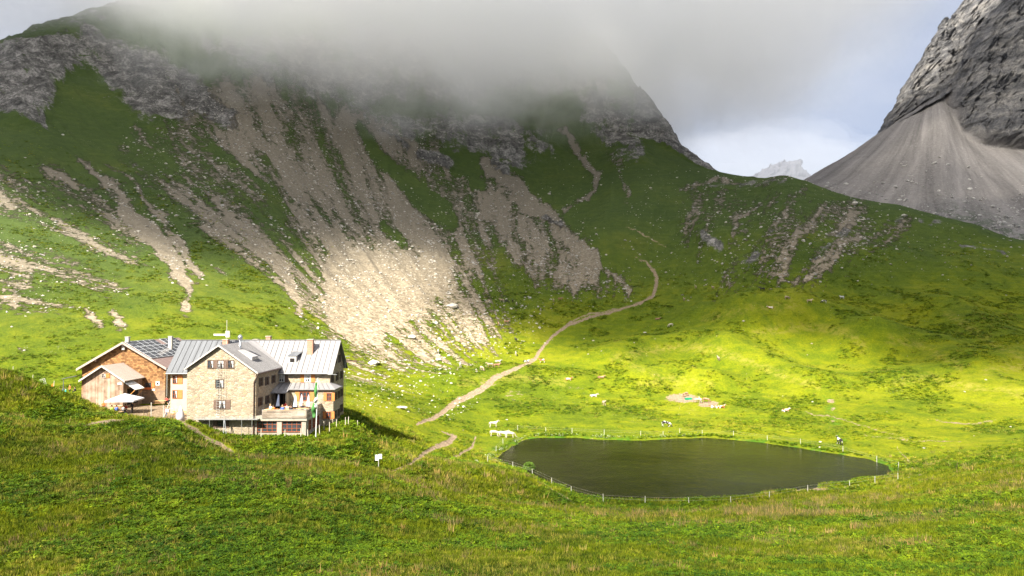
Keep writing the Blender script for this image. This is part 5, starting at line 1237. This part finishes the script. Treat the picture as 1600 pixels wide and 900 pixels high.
# white cold frame behind the knob
p = col_hit(63, 603, 5.6) + ZV * .55; cf = empty('cold_frame', p, -.15, 'white latticed cold frame leaning behind the grassy knob at the left', 'cold frame')
m = MB(); A, B, C_, D_ = Vector((-1.3, 0, .35)), Vector((1.0, 0, 1.05)), Vector((1.5, .6, .25)), Vector((-.6, .6, -.3))
for i in range(6): t = i / 5; m.bar(A.lerp(B, t), Vector((-.9, 0, -.45)).lerp(Vector((1.4, 0, -.2)), t), .03, 4)
for i in range(5): t = i / 4; m.bar(A.lerp(Vector((-.9, 0, -.45)), t), B.lerp(Vector((1.4, 0, -.2)), t), .03, 4)
m.build('lattice', MAT['white'], cf); m = MB(); m.slab([(-.9, .1, -.6), (1.4, .1, -.5), (1.05, .1, .95), (-1.2, .1, .3)], (0, .05, 0)); m.build('pane', MAT['leaf'], cf)
for px, py, shc, lb in [(93.5, 612, 'red', 'person in a red top crouching behind the knob left of the barn'), (99.5, 611, 'blue', 'person in a blue top behind the knob left of the barn'), (103, 613, 'turq', 'person in turquoise beside the blue top left of the barn'), (109, 611, 'orangec', 'person in orange left of the barn corner'), (117.5, 611, 'black', 'person in black right beside the barn corner')]:
    q_ = col_hit(px, py + 4, 5.6); person(q_ - ZV * .05, 'sit' if px != 109 else 'stand', random.uniform(-1, 1), shc, 'black', lb, 1.0)

# ================================================================== water trough and cows
def cow_mesh(pose):
    # x forward, z up; trunk, neck, head, four legs, tail grown as one skin
    V = [(-.85,0,1.18),(-.4,0,1.12),(.15,0,1.10),(.62,0,1.20)]
    Rr = [(.22,.26),(.30,.33),(.32,.35),(.24,.32)]; E = [(0,1),(1,2),(2,3)]
    def chain(start, pts):
        i = start
        for p, r in pts: V.append(p); Rr.append(r); E.append((i, len(V) - 1)); i = len(V) - 1
        return i
    drop = 0.0
    if pose == 'graze': chain(3, [((.98,.02,1.02),.17),((1.22,.05,.62),.12),((1.36,.06,.30),.12),((1.50,.06,.10),.075)])
    else: 
        h = chain(3, [((.98,0,1.42),.17),((1.18,.03,1.58),.14),((1.42,.05,1.50),.115),((1.60,.06,1.36),.08)])
    for s in (-1, 1):
        if pose == 'lie':
            chain(3, [((.62,s*.24,.95),.13),((.88,s*.30,.80),.075),((.60,s*.34,.73),.05),((.48,s*.34,.74),.05)])
            chain(0, [((-.72,s*.26,.98),.17),((-.40,s*.42,.84),.10),((-.78,s*.46,.74),.055),((-.50,s*.48,.73),.05)])
        else:
            w = .16 if s > 0 else -.02
            chain(3, [((.60,s*.20,.88),.12),((.60 + w*.5,s*.20,.48),.065),((.62 + w,s*.20,.06),.05)])
            chain(0, [((-.80,s*.19,.92),.15),((-.72,s*.20,.66),.085),((-.92 + w,s*.20,.42),.055),((-.84 + w,s*.20,.06),.05)])
    chain(0, [((-1.06,0,1.24),.05),((-1.12,0,.95),.025),((-1.12,0,.62),.035)])
    if pose == 'lie': V = [(x, y, z - .68) for x, y, z in V]
    me = skin_mesh('cow_' + pose, V, E, Rr, 1)
    return me
CM = {p: cow_mesh(p) for p in ('stand', 'graze', 'lie')}
def hide(name, a, b, thr, legs=None):
    g = G(name); P = g.obj(); inf = g.node('ShaderNodeObjectInfo')
    off = g.vmath('MULTIPLY', inf.outputs['Random'], (7.0, 3.0, 5.0)) if False else None
    w = g.node('ShaderNodeTexNoise', noise_dimensions='4D'); g.L(P, w.inputs['Vector']); g.L(g.math('MULTIPLY', inf.outputs['Random'], 30.0), w.inputs['W']); w.inputs['Scale'].default_value = 1.15; w.inputs['Detail'].default_value = 2
    g.color(g.mix(g.ss(thr - .015, thr + .015, w.outputs['Fac']), a, b)); g.rough(0.85); return g.m
HIDE = dict(white=hide('cream_white_hide', (.36, .31, .25), (.47, .42, .35), .5), tan=hide('grey_tan_hide', (.26, .19, .13), (.40, .31, .22), .5), brown=hide('brown_hide', (.22, .12, .07), (.32, .19, .12), .5), black=hide('black_hide', (.02, .018, .018), (.035, .03, .03), .5), bw=hide('black_white_hide', (.02, .018, .018), (.60, .58, .54), .50), rw=hide('red_white_hide', (.30, .10, .035), (.58, .53, .46), .52))
def cow(px, py, pose, hd, rz, label, sc=1.0, vmin=6.95):
    p = col_hit(px, py, vmin)
    o = bpy.data.objects.new('cow', CM[pose]); col.objects.link(o); o.location = p - ZV * 0.03; o.rotation_euler = (0, 0, rz); o.scale = (sc,) * 3
    if not o.data.materials: o.data.materials.append(HIDE['white'])
    o.material_slots[0].link = 'OBJECT'; o.material_slots[0].material = HIDE[hd]
    e = bpy.data.objects.new('ears', EARS[pose]); col.objects.link(e); e.parent = o
    return tag(o, label, 'cow', 'cows grazing in the valley')
EARS = {}
for pose, c in (('stand', (1.22, .03, 1.68)), ('graze', (1.24, .05, .66)), ('lie', (1.22, .03, 1.0))):
    m = MB()
    for s in (-1, 1): m.bar(Vector(c) + Vector((0, s * .1, 0)), Vector(c) + Vector((-.04, s * .30, .02)), .05, 5, .015); m.bar(Vector(c) + Vector((.02, s * .07, .06)), Vector(c) + Vector((.06, s * .16, .22)), .025, 5, .008)
    me = bpy.data.meshes.new('ears'); me.from_pydata(m.v, [], m.f); me.materials.append(MAT['greyc']); EARS[pose] = me
L_, R_x, AW, TO = PI, 0.0, PI / 2, -PI / 2
COWS = [
 (719.5,574,'stand','white',AW,'white cow seen from behind, leftmost of the cows below the trail'),
 (753,579,'graze','tan',TO+.5,'grey tan cow grazing toward the viewer, left end of the group by the trail'),
 (766,574,'stand','tan',L_,'pale tan cow standing sideways in the group left of the trail'),
 (778,566,'lie','white',R_x,'white cow lying behind the group left of the trail'),
 (776.5,575,'stand','brown',.3,'brown cow at the right end of the group left of the trail'),
 (806,556,'stand','white',AW,'white cow seen from behind just above the group left of the trail'),
 (822,566,'lie','bw',.2,'black and white cow lying left of the trail bend'),
 (847,567,'stand','rw',L_+.2,'white and brown cow standing right beside the trail bend'),
 (888,594,'lie','rw',.1,'pale cow lying alone in the bright meadow right of the trail'),
 (939,591,'lie','brown',-.1,'brown cow lying in the bright meadow above the white one'),
 (927.6,620,'lie','white',0,'white cow lying in the bright meadow above the pond'),
 (943.6,634,'stand','tan',TO+.2,'tan cow facing the viewer right of the lying white cow'),
 (771,668,'stand','white',.3,'white cow standing alone behind the trio at the pond corner'),
 (773,682,'graze','white',.1,'leftmost of the three white cows at the pond corner'),
 (786,683.5,'stand','white',-.2,'middle one of the three white cows at the pond corner'),
 (797,684,'graze','white',.2,'rightmost of the three white cows at the pond corner'),
 (806,534,'stand','black',AW+.3,'black cow in the stony meadow above the trail'),
 (791.6,506,'stand','brown',0,'brown cow in the stony meadow near the scree edge'),
 (779,509,'stand','rw',AW,'small red cow left of the brown one in the stony meadow'),
 (784,472,'stand','tan',L_,'tan cow, leftmost of the row at the foot of the dark slope'),
 (792,474,'graze','black',0,'black cow grazing second in the row at the foot of the dark slope'),
 (801,473,'stand','black',AW,'black cow seen from behind in the row at the foot of the dark slope'),
 (807,477.5,'stand','white',AW,'white cow in the row at the foot of the dark slope'),
 (844.7,487,'stand','white',TO,'lone white cow facing the viewer between the dark slope and the trail'),
 (865,472,'stand','tan',AW,'tan cow at the slope foot above the trail, left one of a pair'),
 (875.5,470,'stand','brown',.2,'brown cow at the slope foot above the trail, right one of a pair'),
 (685,552,'stand','bw',AW,'black and white cow beside boulders below the big scree'),
 (1087,451,'stand','tan',AW,'small pale cow left one of two under the rocky hill'),
 (1114,452,'stand','tan',AW+.2,'small pale cow right one of two under the rocky hill'),
 (1191,455,'stand','black',L_,'black cow alone under the rocky hill'),
 (1230,468,'graze','tan',.3,'grey tan cow between the black cow and the trio on the dark pasture'),
 (1265,473.5,'stand','tan',0,'tan cow left of the black and white pair on the dark pasture'),
 (1287.5,474,'graze','bw',L_,'black and white cow, left one of the pair on the dark pasture'),
 (1315.6,467.5,'stand','bw',AW+.5,'black and white cow highest and farthest right on the dark pasture'),
 (1204,482,'lie','rw',L_,'red and white cow lying on the rim of the dark pasture mound'),
 (1069,470.5,'stand','tan',AW,'small tan cow right of the upper trail bend'),
 (1027.5,499.5,'lie','brown',0,'brown cow lying right of the trail in the shade'),
 (1048,510.5,'graze','white',L_+.3,'white cow grazing right of the trail in the shade'),
 (1122.5,563.5,'stand','tan',AW,'tan cow seen from behind on the grassy mound above the trough'),
 (1227.5,643,'lie','rw',.2,'white and red cow lying on the bright meadow right of the trough'),
 (1041,667,'graze','bw',-.5,'black and white cow grazing at the far shore of the pond'),
 (1071,620,'graze','brown',L_+.5,'brown cow drinking behind the green trough'),
 (1090.5,629.5,'graze','tan',L_-.4,'pale tan cow left of the tall white cow beside the trough'),
 (1094,629.5,'stand','white',AW,'white cow seen from behind in the middle of the group by the trough'),
 (1103.5,629,'graze','brown',.1,'brown cow standing sideways in the group by the trough'),
 (1116,637.5,'lie','rw',L_,'red cow lying right of the trough group'),
 (1127,637.5,'lie','rw',.2,'red and white cow lying at the right end of the trough group'),
 (1312,695,'stand','bw',AW,'small black and white cow among stones at the right shore of the pond')]
for c_ in COWS: cow(*c_)
p = col_hit(1075.5, 624.5, 6.95); tr = empty('water_trough', p, .1, 'bright green water trough on the trodden bare patch above the pond', 'trough')
m = MB(); m.poly([(-1.1,-.32,0),(1.1,-.32,0),(1.1,.32,0),(-1.1,.32,0),(-1.3,-.45,.62),(1.3,-.45,.62),(1.3,.45,.62),(-1.3,.45,.62),(-1.2,-.36,.62),(1.2,-.36,.62),(1.2,.36,.62),(-1.2,.36,.62),(-1.1,-.3,.5),(1.1,-.3,.5),(1.1,.3,.5),(-1.1,.3,.5)],
  [(0,3,2,1),(0,1,5,4),(1,2,6,5),(2,3,7,6),(3,0,4,7),(4,5,9,8),(5,6,10,9),(6,7,11,10),(7,4,8,11),(8,9,13,12),(9,10,14,13),(10,11,15,14),(11,8,12,15),(12,13,14,15)]); m.build('basin', MAT['trough'], tr)
MB().box(-1.1, 1.1, -.3, .3, .505, .53).build('water', MAT['water'], tr); tr.scale = (.85, .85, .85)

# ================================================================== boulders
def rock_mat(name, a, b):
    g = G(name); P = g.obj(); n = g.noise(P, 2.0, 7, 0.7); g.color(g.ramp(n, (.35, a), (.65, b))); g.rough(.9); g.bump(n, .1); return g.m
BM_ = rock_mat('pale_limestone', (.28, .26, .22), (.52, .48, .41)); SM_ = rock_mat('grey_limestone', (.22, .21, .20), (.50, .48, .44))
def rock_mesh(name, seed, flat=.6, sub=3, mat=None):
    bm = bmesh.new(); bmesh.ops.create_icosphere(bm, subdivisions=sub, radius=1.0)
    co = np.array([v.co[:] for v in bm.verts]); r = np.random.default_rng(seed)
    for _ in range(9):
        n = r.normal(size=3); n /= np.linalg.norm(n); d = r.uniform(.5, .85); k = co @ n - d; co = co - np.outer(np.maximum(k, 0), n)
    co *= 1 + 0.08 * fbm(co[:, 0] * 2 + seed, co[:, 1] * 2, co[:, 2] * 2, 3, seed)[:, None]; co[:, 2] *= flat
    for v, c in zip(bm.verts, co): v.co = c
    me = bpy.data.meshes.new(name); bm.to_mesh(me); bm.free(); me.materials.append(mat); return me
RM = [rock_mesh('boulder', 5 + i, .5 + .1 * i, 3, BM_) for i in range(3)]
for i, (px, py, wpx, lb) in enumerate([
 (628,639,22,'long flat pale boulder in the bright meadow right of the hut'), (584,568,24,'wide pale boulder at the lower left rim of the scree'), (645,529,17,'rounded boulder left of the middle of the stony meadow'),
 (681,506,12,'pointed boulder high in the stony meadow'), (707,480,26,'broad grey boulder against the dark grass at the scree edge'), (685,563,11,'small pale boulder low in the stony meadow'),
 (831,495,7,'round white boulder below the dark slope'), (726,541,6,'small white boulder in the middle of the stony meadow'), (1336,319,13,'large grey boulder on the crest of the right hill'),
 (1328,326,9,'grey boulder just below the large one on the right hill crest'), (1413,337,11,'grey boulder on the right hill near the scree fan'), (1352,374,8,'pale boulder midway down the right hill'),
 (1282,691,6,'white stone above the right shore of the pond'), (1281,699,5,'lower white stone at the right shore of the pond'), (744,722,9,'pale stone beside the left corner of the pond fence'),
 (714,437,8,'grey boulder high on the dark slope'), (773,346,6,'pale boulder on the upper dark slope below the crags'), (1255,376,6,'pale boulder left of the midway one on the right hill')]):
    p = col_hit(px, py, 4.5 if px == 744 else 6.95); s = wpx * .5 * p.y / F
    o = bpy.data.objects.new('boulder', RM[i % 3]); col.objects.link(o); o.location = p + ZV * s * .12; o.rotation_euler = (0, 0, i * 1.3); o.scale = (s, s * .8, s * (.9 if px != 628 else .6)); tag(o, lb, 'boulder', 'boulders on the slopes')

# bush on the pond bank and leafy shrub by the hut
def leafy(name, loc, r, h, n, label, cat='bush', mat='leaf', seed=1):
    rr_ = np.random.default_rng(seed); t = empty(name, loc, 0, label, cat); m = MB()
    for i in range(n):
        a, b = rr_.uniform(0, 2 * PI), rr_.uniform(0, 1) ** .6; z = rr_.uniform(.05, 1) ; k = math.sqrt(max(0, 1 - (z - .35) ** 2 / .45)) * b
        c = Vector((math.cos(a) * r * k, math.sin(a) * r * k, z * h)); u = Vector(rr_.normal(size=3)).normalized(); w = u.orthogonal().normalized(); s = rr_.uniform(.06, .13) * (r / 1.0) ** .5
        m.poly([c - u * s, c + w * s * .6, c + u * s, c - w * s * .6], [(0, 1, 2, 3)])
    m.build('foliage', MAT[mat], t); st_ = MB()
    for i in range(6): a = i * 1.05; st_.bar((0, 0, -.1), (math.cos(a) * r * .5, math.sin(a) * r * .5, h * .7), .03, 5, .01)
    st_.build('stem', MAT['frame'], t); return t
leafy('bush', pond_out(826.5, 735), 1.15, 1.5, 1500, 'round green bush standing at the left shore of the pond')
# ------------------------------------------------------------------ ground cover (nobody could count it)
def grass_mat(name, d, m, l, y, dryb=0.0):
    g = G(name); P = g.pos(); inf = g.node('ShaderNodeObjectInfo'); R = inf.outputs['Random']
    nb = g.noise(P, 0.025, 5, 0.6); nm = g.noise(P, 0.22, 6, 0.65)
    f = g.math('ADD', g.math('MULTIPLY', nb, 0.45), g.math('MULTIPLY', nm, 0.40)); f = g.math('ADD', f, g.math('MULTIPLY', g.math('SUBTRACT', R, 0.0), 0.16))
    c = g.ramp(f, (0.36, d), (0.50, m), (0.64, l))
    dr = g.ss(0.50 - dryb, 0.68 - dryb, g.math('ADD', g.math('MULTIPLY', g.noise(P, 0.12, 5, 0.65), 0.7), g.math('MULTIPLY', R, 0.28)))
    c = g.mix(g.math('MULTIPLY', dr, 0.75), c, y)
    c = g.mix(1.0, c, g.ramp(g.math('FRACT', g.math('MULTIPLY', R, 7.31)), (0.0, (.42, .50, .5)), (0.45, (.95, .95, .95)), (1.0, (1.5, 1.4, 1.0))), 'MULTIPLY')
    g.color(c); g.rough(0.75); g.p.inputs['Specular IOR Level'].default_value = 0.15
    tr = g.node('ShaderNodeBsdfTranslucent'); g.L(c, tr.inputs['Color']); mxs = g.node('ShaderNodeMixShader'); mxs.inputs[0].default_value = 0.3
    g.L(g.p.outputs[0], mxs.inputs[1]); g.L(tr.outputs[0], mxs.inputs[2]); g.L(mxs.outputs[0], g.out.inputs[0])
    return g.m
def proto(name, mb, mat, smooth=False):
    me = bpy.data.meshes.new(name); me.from_pydata([tuple(v) for v in mb.v], [], mb.f); me.materials.append(mat)
    if smooth: me.polygons.foreach_set('use_smooth', np.ones(len(me.polygons), bool))
    return bpy.data.objects.new(name, me)           # kept out of the scene: only scattered copies are seen
def tuft(n, h, r, w, seed, lean=.5):
    q = np.random.default_rng(seed); m = MB()
    for i in range(n):
        a = q.uniform(0, 6.283); rr_ = r * q.uniform(0, 1) ** .7; c = Vector((math.cos(a) * rr_, math.sin(a) * rr_, -.05)); b = q.uniform(0, 6.283)
        s = Vector((math.cos(b), math.sin(b), 0)) * w * q.uniform(.6, 1.3); hh = h * q.uniform(.5, 1.15); ln = Vector((math.cos(a), math.sin(a), 0)) * hh * lean * q.uniform(.2, 1.2)
        m.poly([c - s, c + s, c + ln * .35 + ZV * hh * .6 + s * .6, c + ln + ZV * hh, c + ln * .35 + ZV * hh * .6 - s * .6], [(0, 1, 2, 4), (4, 2, 3)])
    return m
def herb(n, r, h, s0, seed):
    q = np.random.default_rng(seed); m = MB()
    for i in range(n):
        a = q.uniform(0, 6.283); rr_ = r * q.uniform(.1, 1); c = Vector((math.cos(a) * rr_, math.sin(a) * rr_, h * q.uniform(.15, 1))); u = Vector((math.cos(a), math.sin(a), q.uniform(-.5, .6))).normalized(); v = Vector((-math.sin(a), math.cos(a), q.uniform(-.3, .3))); s = s0 * q.uniform(.6, 1.3)
        m.poly([c - u * s, c + v * s * .55, c + u * s, c - v * s * .55], [(0, 1, 2, 3)])
    return m
def scatter(name, protos, pts, rot, scl, label, cat):
    o = None
    me = bpy.data.meshes.new(name); me.vertices.add(len(pts)); me.vertices.foreach_set('co', pts.astype(np.float32).ravel())
    set_vec(me, 'rot', rot[:, 0], rot[:, 1], rot[:, 2]); set_vec(me, 'scl', scl[:, 0], scl[:, 1], scl[:, 2])
    pk = me.attributes.new('pick', 'INT', 'POINT'); pk.data.foreach_set('value', rng.integers(0, len(protos), len(pts)).astype(np.int32))
    o = bpy.data.objects.new(name, me); col.objects.link(o)
    t = bpy.data.node_groups.new(name, 'GeometryNodeTree'); t.interface.new_socket('Geometry', in_out='INPUT', socket_type='NodeSocketGeometry'); t.interface.new_socket('Geometry', in_out='OUTPUT', socket_type='NodeSocketGeometry')
    i_, o_ = t.nodes.new('NodeGroupInput'), t.nodes.new('NodeGroupOutput'); ip = t.nodes.new('GeometryNodeInstanceOnPoints'); g2i = t.nodes.new('GeometryNodeGeometryToInstance')
    for p in reversed(protos):
        oi = t.nodes.new('GeometryNodeObjectInfo'); oi.inputs['Object'].default_value = p; oi.inputs['As Instance'].default_value = True; t.links.new(oi.outputs['Geometry'], g2i.inputs[0])
    def na(n, dt):
        a = t.nodes.new('GeometryNodeInputNamedAttribute'); a.data_type = dt; a.inputs['Name'].default_value = n; return a.outputs['Attribute']
    t.links.new(i_.outputs[0], ip.inputs['Points']); t.links.new(g2i.outputs[0], ip.inputs['Instance']); ip.inputs['Pick Instance'].default_value = True
    t.links.new(na('pick', 'INT'), ip.inputs['Instance Index']); t.links.new(na('rot', 'FLOAT_VECTOR'), ip.inputs['Rotation']); t.links.new(na('scl', 'FLOAT_VECTOR'), ip.inputs['Scale'])
    t.links.new(ip.outputs[0], o_.inputs[0]); o.modifiers.new('scatter', 'NODES').node_group = t
    return tag(o, label, cat, kind='stuff')
# pick spots on the ground sheet with probability ~ cell area x density
dA = np.abs(np.gradient(XG, axis=1)) * np.abs(np.gradient(YG, axis=0))
ok0 = (psd > .4) & (path < 0.32) & (PXG > -200) & (PXG < 1800)
bld = ((XG > -51.6) & (XG < -26.5) & (YG > 99.6) & (YG < 119.5)) | ((XG > -71.5) & (XG < -57) & (YG > 114.5) & (YG < 140.5))
ok0 &= ~bld
def pick(weight, n):
    wgt = (weight * dA * ok0).ravel(); c = np.cumsum(wgt); c /= c[-1]; k = np.searchsorted(c, rng.random(n)); r_, c_ = np.unravel_index(k, XG.shape)
    r_ = np.clip(r_, 0, XG.shape[0] - 2); c_ = np.clip(c_, 0, XG.shape[1] - 2); a, b = rng.random(n), rng.random(n)
    def bl(A): return (A[r_, c_] * (1 - a) + A[r_ + 1, c_] * a) * (1 - b) + (A[r_, c_ + 1] * (1 - a) + A[r_ + 1, c_ + 1] * a) * b
    return np.stack([bl(XG), bl(YG), bl(ZG)], 1)
def rs(n, s, v=.35, zs=1.0, tilt=.15):
    k = s * (1 + rng.uniform(-v, v, n)); z = k * zs * (1 + rng.uniform(-.25, .25, n))
    return np.stack([rng.normal(0, tilt, n), rng.normal(0, tilt, n), rng.uniform(0, 6.283, n)], 1), np.stack([k, k, z], 1)
cl_ = fbm(XG * .11, YG * .11, XG * 0, 4, 301); cl2 = fbm(XG * .3, YG * .3, XG * 0, 3, 302)
nearw = sstep(16, 24, YG) * np.minimum(1, (34 / np.maximum(YG, 1)) ** 1.1) * sstep(150, 100, YG)
mg = grass_mat('meadow_grass_blade', (0.040, 0.075, 0.004), (0.125, 0.165, 0.005), (0.22, 0.24, 0.007), (0.28, 0.24, 0.06))
mh = grass_mat('meadow_herb_leaf', (0.026, 0.075, 0.004), (0.090, 0.155, 0.005), (0.17, 0.23, 0.007), (0.20, 0.22, 0.03), -.08)
ms = grass_mat('dry_grass_blade', (0.12, 0.12, 0.035), (0.22, 0.19, 0.07), (0.36, 0.29, 0.13), (0.40, 0.25, 0.12), .05)
n = 105000; P_ = pick(nearw * (0.45 + sstep(-.4, .4, cl_)), n); r_, s_ = rs(n, 1.0); s_ *= np.clip(P_[:, 1] / 55, .62, 1.5)[:, None]
scatter('meadow_grass', [proto('blade_tuft', tuft(20, .30, .26, .030, k), mg) for k in (1, 2, 3)], P_, r_, s_, 'thick green meadow grass of the foreground slope', 'grass')
n = 42000; P_ = pick(nearw * sstep(-.15, .35, -cl_ + .5 * cl2), n); r_, s_ = rs(n, 1.0); s_ *= np.clip(P_[:, 1] / 55, .62, 1.5)[:, None]
scatter('meadow_herbs', [proto('leaf_clump', herb(16, .30, .22, .095, k), mh) for k in (4, 5, 6)], P_, r_, s_, 'broad leaved herbs growing between the meadow grass', 'herbs')
n = 3500; P_ = pick(nearw * (dry + .10) * sstep(.0, .5, cl2 + cl_), n); r_, s_ = rs(n, 1.1, zs=1.3); s_ *= np.clip(P_[:, 1] / 60, .6, 1.4)[:, None]
scatter('dry_grass', [proto('straw_tuft', tuft(14, .42, .22, .020, k, .4), ms) for k in (7, 8)], P_, r_, s_, 'straw coloured dry grass stalks on the foreground slope', 'grass')
# low tussocks of the valley floor and the lower slopes
midw = sstep(95, 125, YG) * np.minimum(1, (150 / np.maximum(YG, 1)) ** 1.5) * sstep(420, 300, YG) * np.clip(1 - scree * 1.2, 0, 1) * (1 - np.clip(rock * 1.5, 0, 1))
n = 60000; P_ = pick(midw * (sstep(-.1, .5, cl_ + .6 * cl2)), n); r_, s_ = rs(n, 1.5, .5, .75); s_ *= np.clip(P_[:, 1] / 200, .7, 1.5)[:, None]
scatter('pasture_tussocks', [proto('low_tussock', tuft(14, .20, .26, .035, k, .7), mg) for k in (9, 10)] + [proto('low_herb', herb(12, .28, .16, .10, 12), mh)], P_, r_, s_, 'low grass tussocks dotted over the pasture and lower slopes', 'grass')
# lush growth and white flowers along the shore and the hut wall
mw = plain('white_umbel', (0.42, 0.45, 0.34), 0.8)
hw = np.exp(-((np.maximum(np.maximum(-44.3 - XG, XG + 26), 0)) / 1.5) ** 2) * sstep(96.8, 98.4, YG) * (YG < 99.8)
hw = np.maximum(hw, sstep(4, 1.0, np.hypot(XG + 24, (YG - 109) * .5)) * .6)
n = 4200; P_ = pick(.45 * sstep(2.4, .4, psd) * (.3 + sstep(-.1, .3, cl_)) + 1.4 * hw, n); r_, s_ = rs(n, .85, .5, 1.1)
scatter('shore_plants', [proto('dock_clump', herb(22, .26, .30, .10, k), mh) for k in (13, 14)], P_, r_, s_, 'lush dock leaves around the pond shore and the hut wall', 'herbs')
farshore = sstep(2.6, .5, psd) * (YG > 140) * (XG < 42) * sstep(-.2, .3, cl2)
n = 420; P_ = pick(farshore + .02 * sstep(3, .5, psd), n); P_[:, 2] += .15; r_, s_ = rs(n, .8, .5)
scatter('shore_flowers', [proto('flower_head', herb(7, .16, .16, .06, 15), mw)], P_, r_, s_, 'white flower heads in a band along the far pond shore', 'flowers')
# stones
ok0 = (psd > .4) & (PXG > -200) & (PXG < 1800) & ~bld
sp = [proto('stone', (lambda me: (lambda m: m)(me))(MB()), BM_) for _ in range(0)]
def stone_proto(seed, mat): return bpy.data.objects.new('stone', rock_mesh('stone', seed, .6, 1, mat))
px, py = PXG, PYG
field = np.zeros(px.shape)
for poly, v_ in (([(520,540),(640,490),(700,440),(760,440),(860,480),(850,520),(760,560),(680,620),(560,640),(540,600)], 1.0), ([(540,560),(720,540),(680,640),(560,650)], .8), ([(1000,270),(1240,280),(1480,340),(1600,380),(1600,420),(1400,430),(1280,450),(1150,450),(1040,470),(960,420)], .26), ([(600,300),(900,300),(980,470),(760,480),(680,440)], .35)):
    field = np.maximum(field, v_ * sstep(25, -25, poly_sd(px, py, poly)))
field = np.maximum(field, .012 * FAR * (VG < 12)); field = np.maximum(field, 1.6 * sstep(.15, .5, scree) * (YG < 600) * (VG < 12))
field = np.maximum(field, 1.8 * sstep(10, 0, seg_sd(px, py, [(740,620,6),(700,650,4)])) * FAR)
field *= FAR * (VG < 12) * (.25 + sstep(-.1, .4, cl2)) * (150 / np.maximum(YG, 60)) ** .8
n = 20000; P_ = pick(field, n); r_, s_ = rs(n, 1, .3, 1, .3)
sz = .13 + .5 * rng.random(n) ** 5 ; sz *= np.clip(P_[:, 1] / 230, .7, 1.7); s_ *= sz[:, None]
scatter('scattered_stones', [stone_proto(k, BM_) for k in (21, 22, 23)] + [stone_proto(24, SM_)], P_, r_, s_, 'loose pale stones strewn over the meadow and scree', 'stones')
# blocks at the foot of the fan on the right
A2 = np.abs(np.gradient(Xb, axis=1)) * np.abs(np.gradient(Yb, axis=0)); w2 = (A2 * (V2 < 2) * (sstep(1.7, .8, V2) * (0.3 + sstep(1330, 1600, P2)))).ravel()
c_ = np.cumsum(w2); c_ /= c_[-1]; k = np.searchsorted(c_, rng.random(14000)); P_ = np.stack([Xb.ravel()[k], Yb2.ravel()[k], Zb2.ravel()[k]], 1) + rng.normal(0, .8, (14000, 3)) * [1, 1, 0]
r_, s_ = rs(14000, 1, .3, 1, .3); s_ *= (.3 + 2.2 * rng.random(14000) ** 7)[:, None]
scatter('scree_blocks', [stone_proto(k, SM_) for k in (31, 32, 33)], P_, r_, s_, 'grey blocks lying on the scree fan under the right cliff', 'stones')
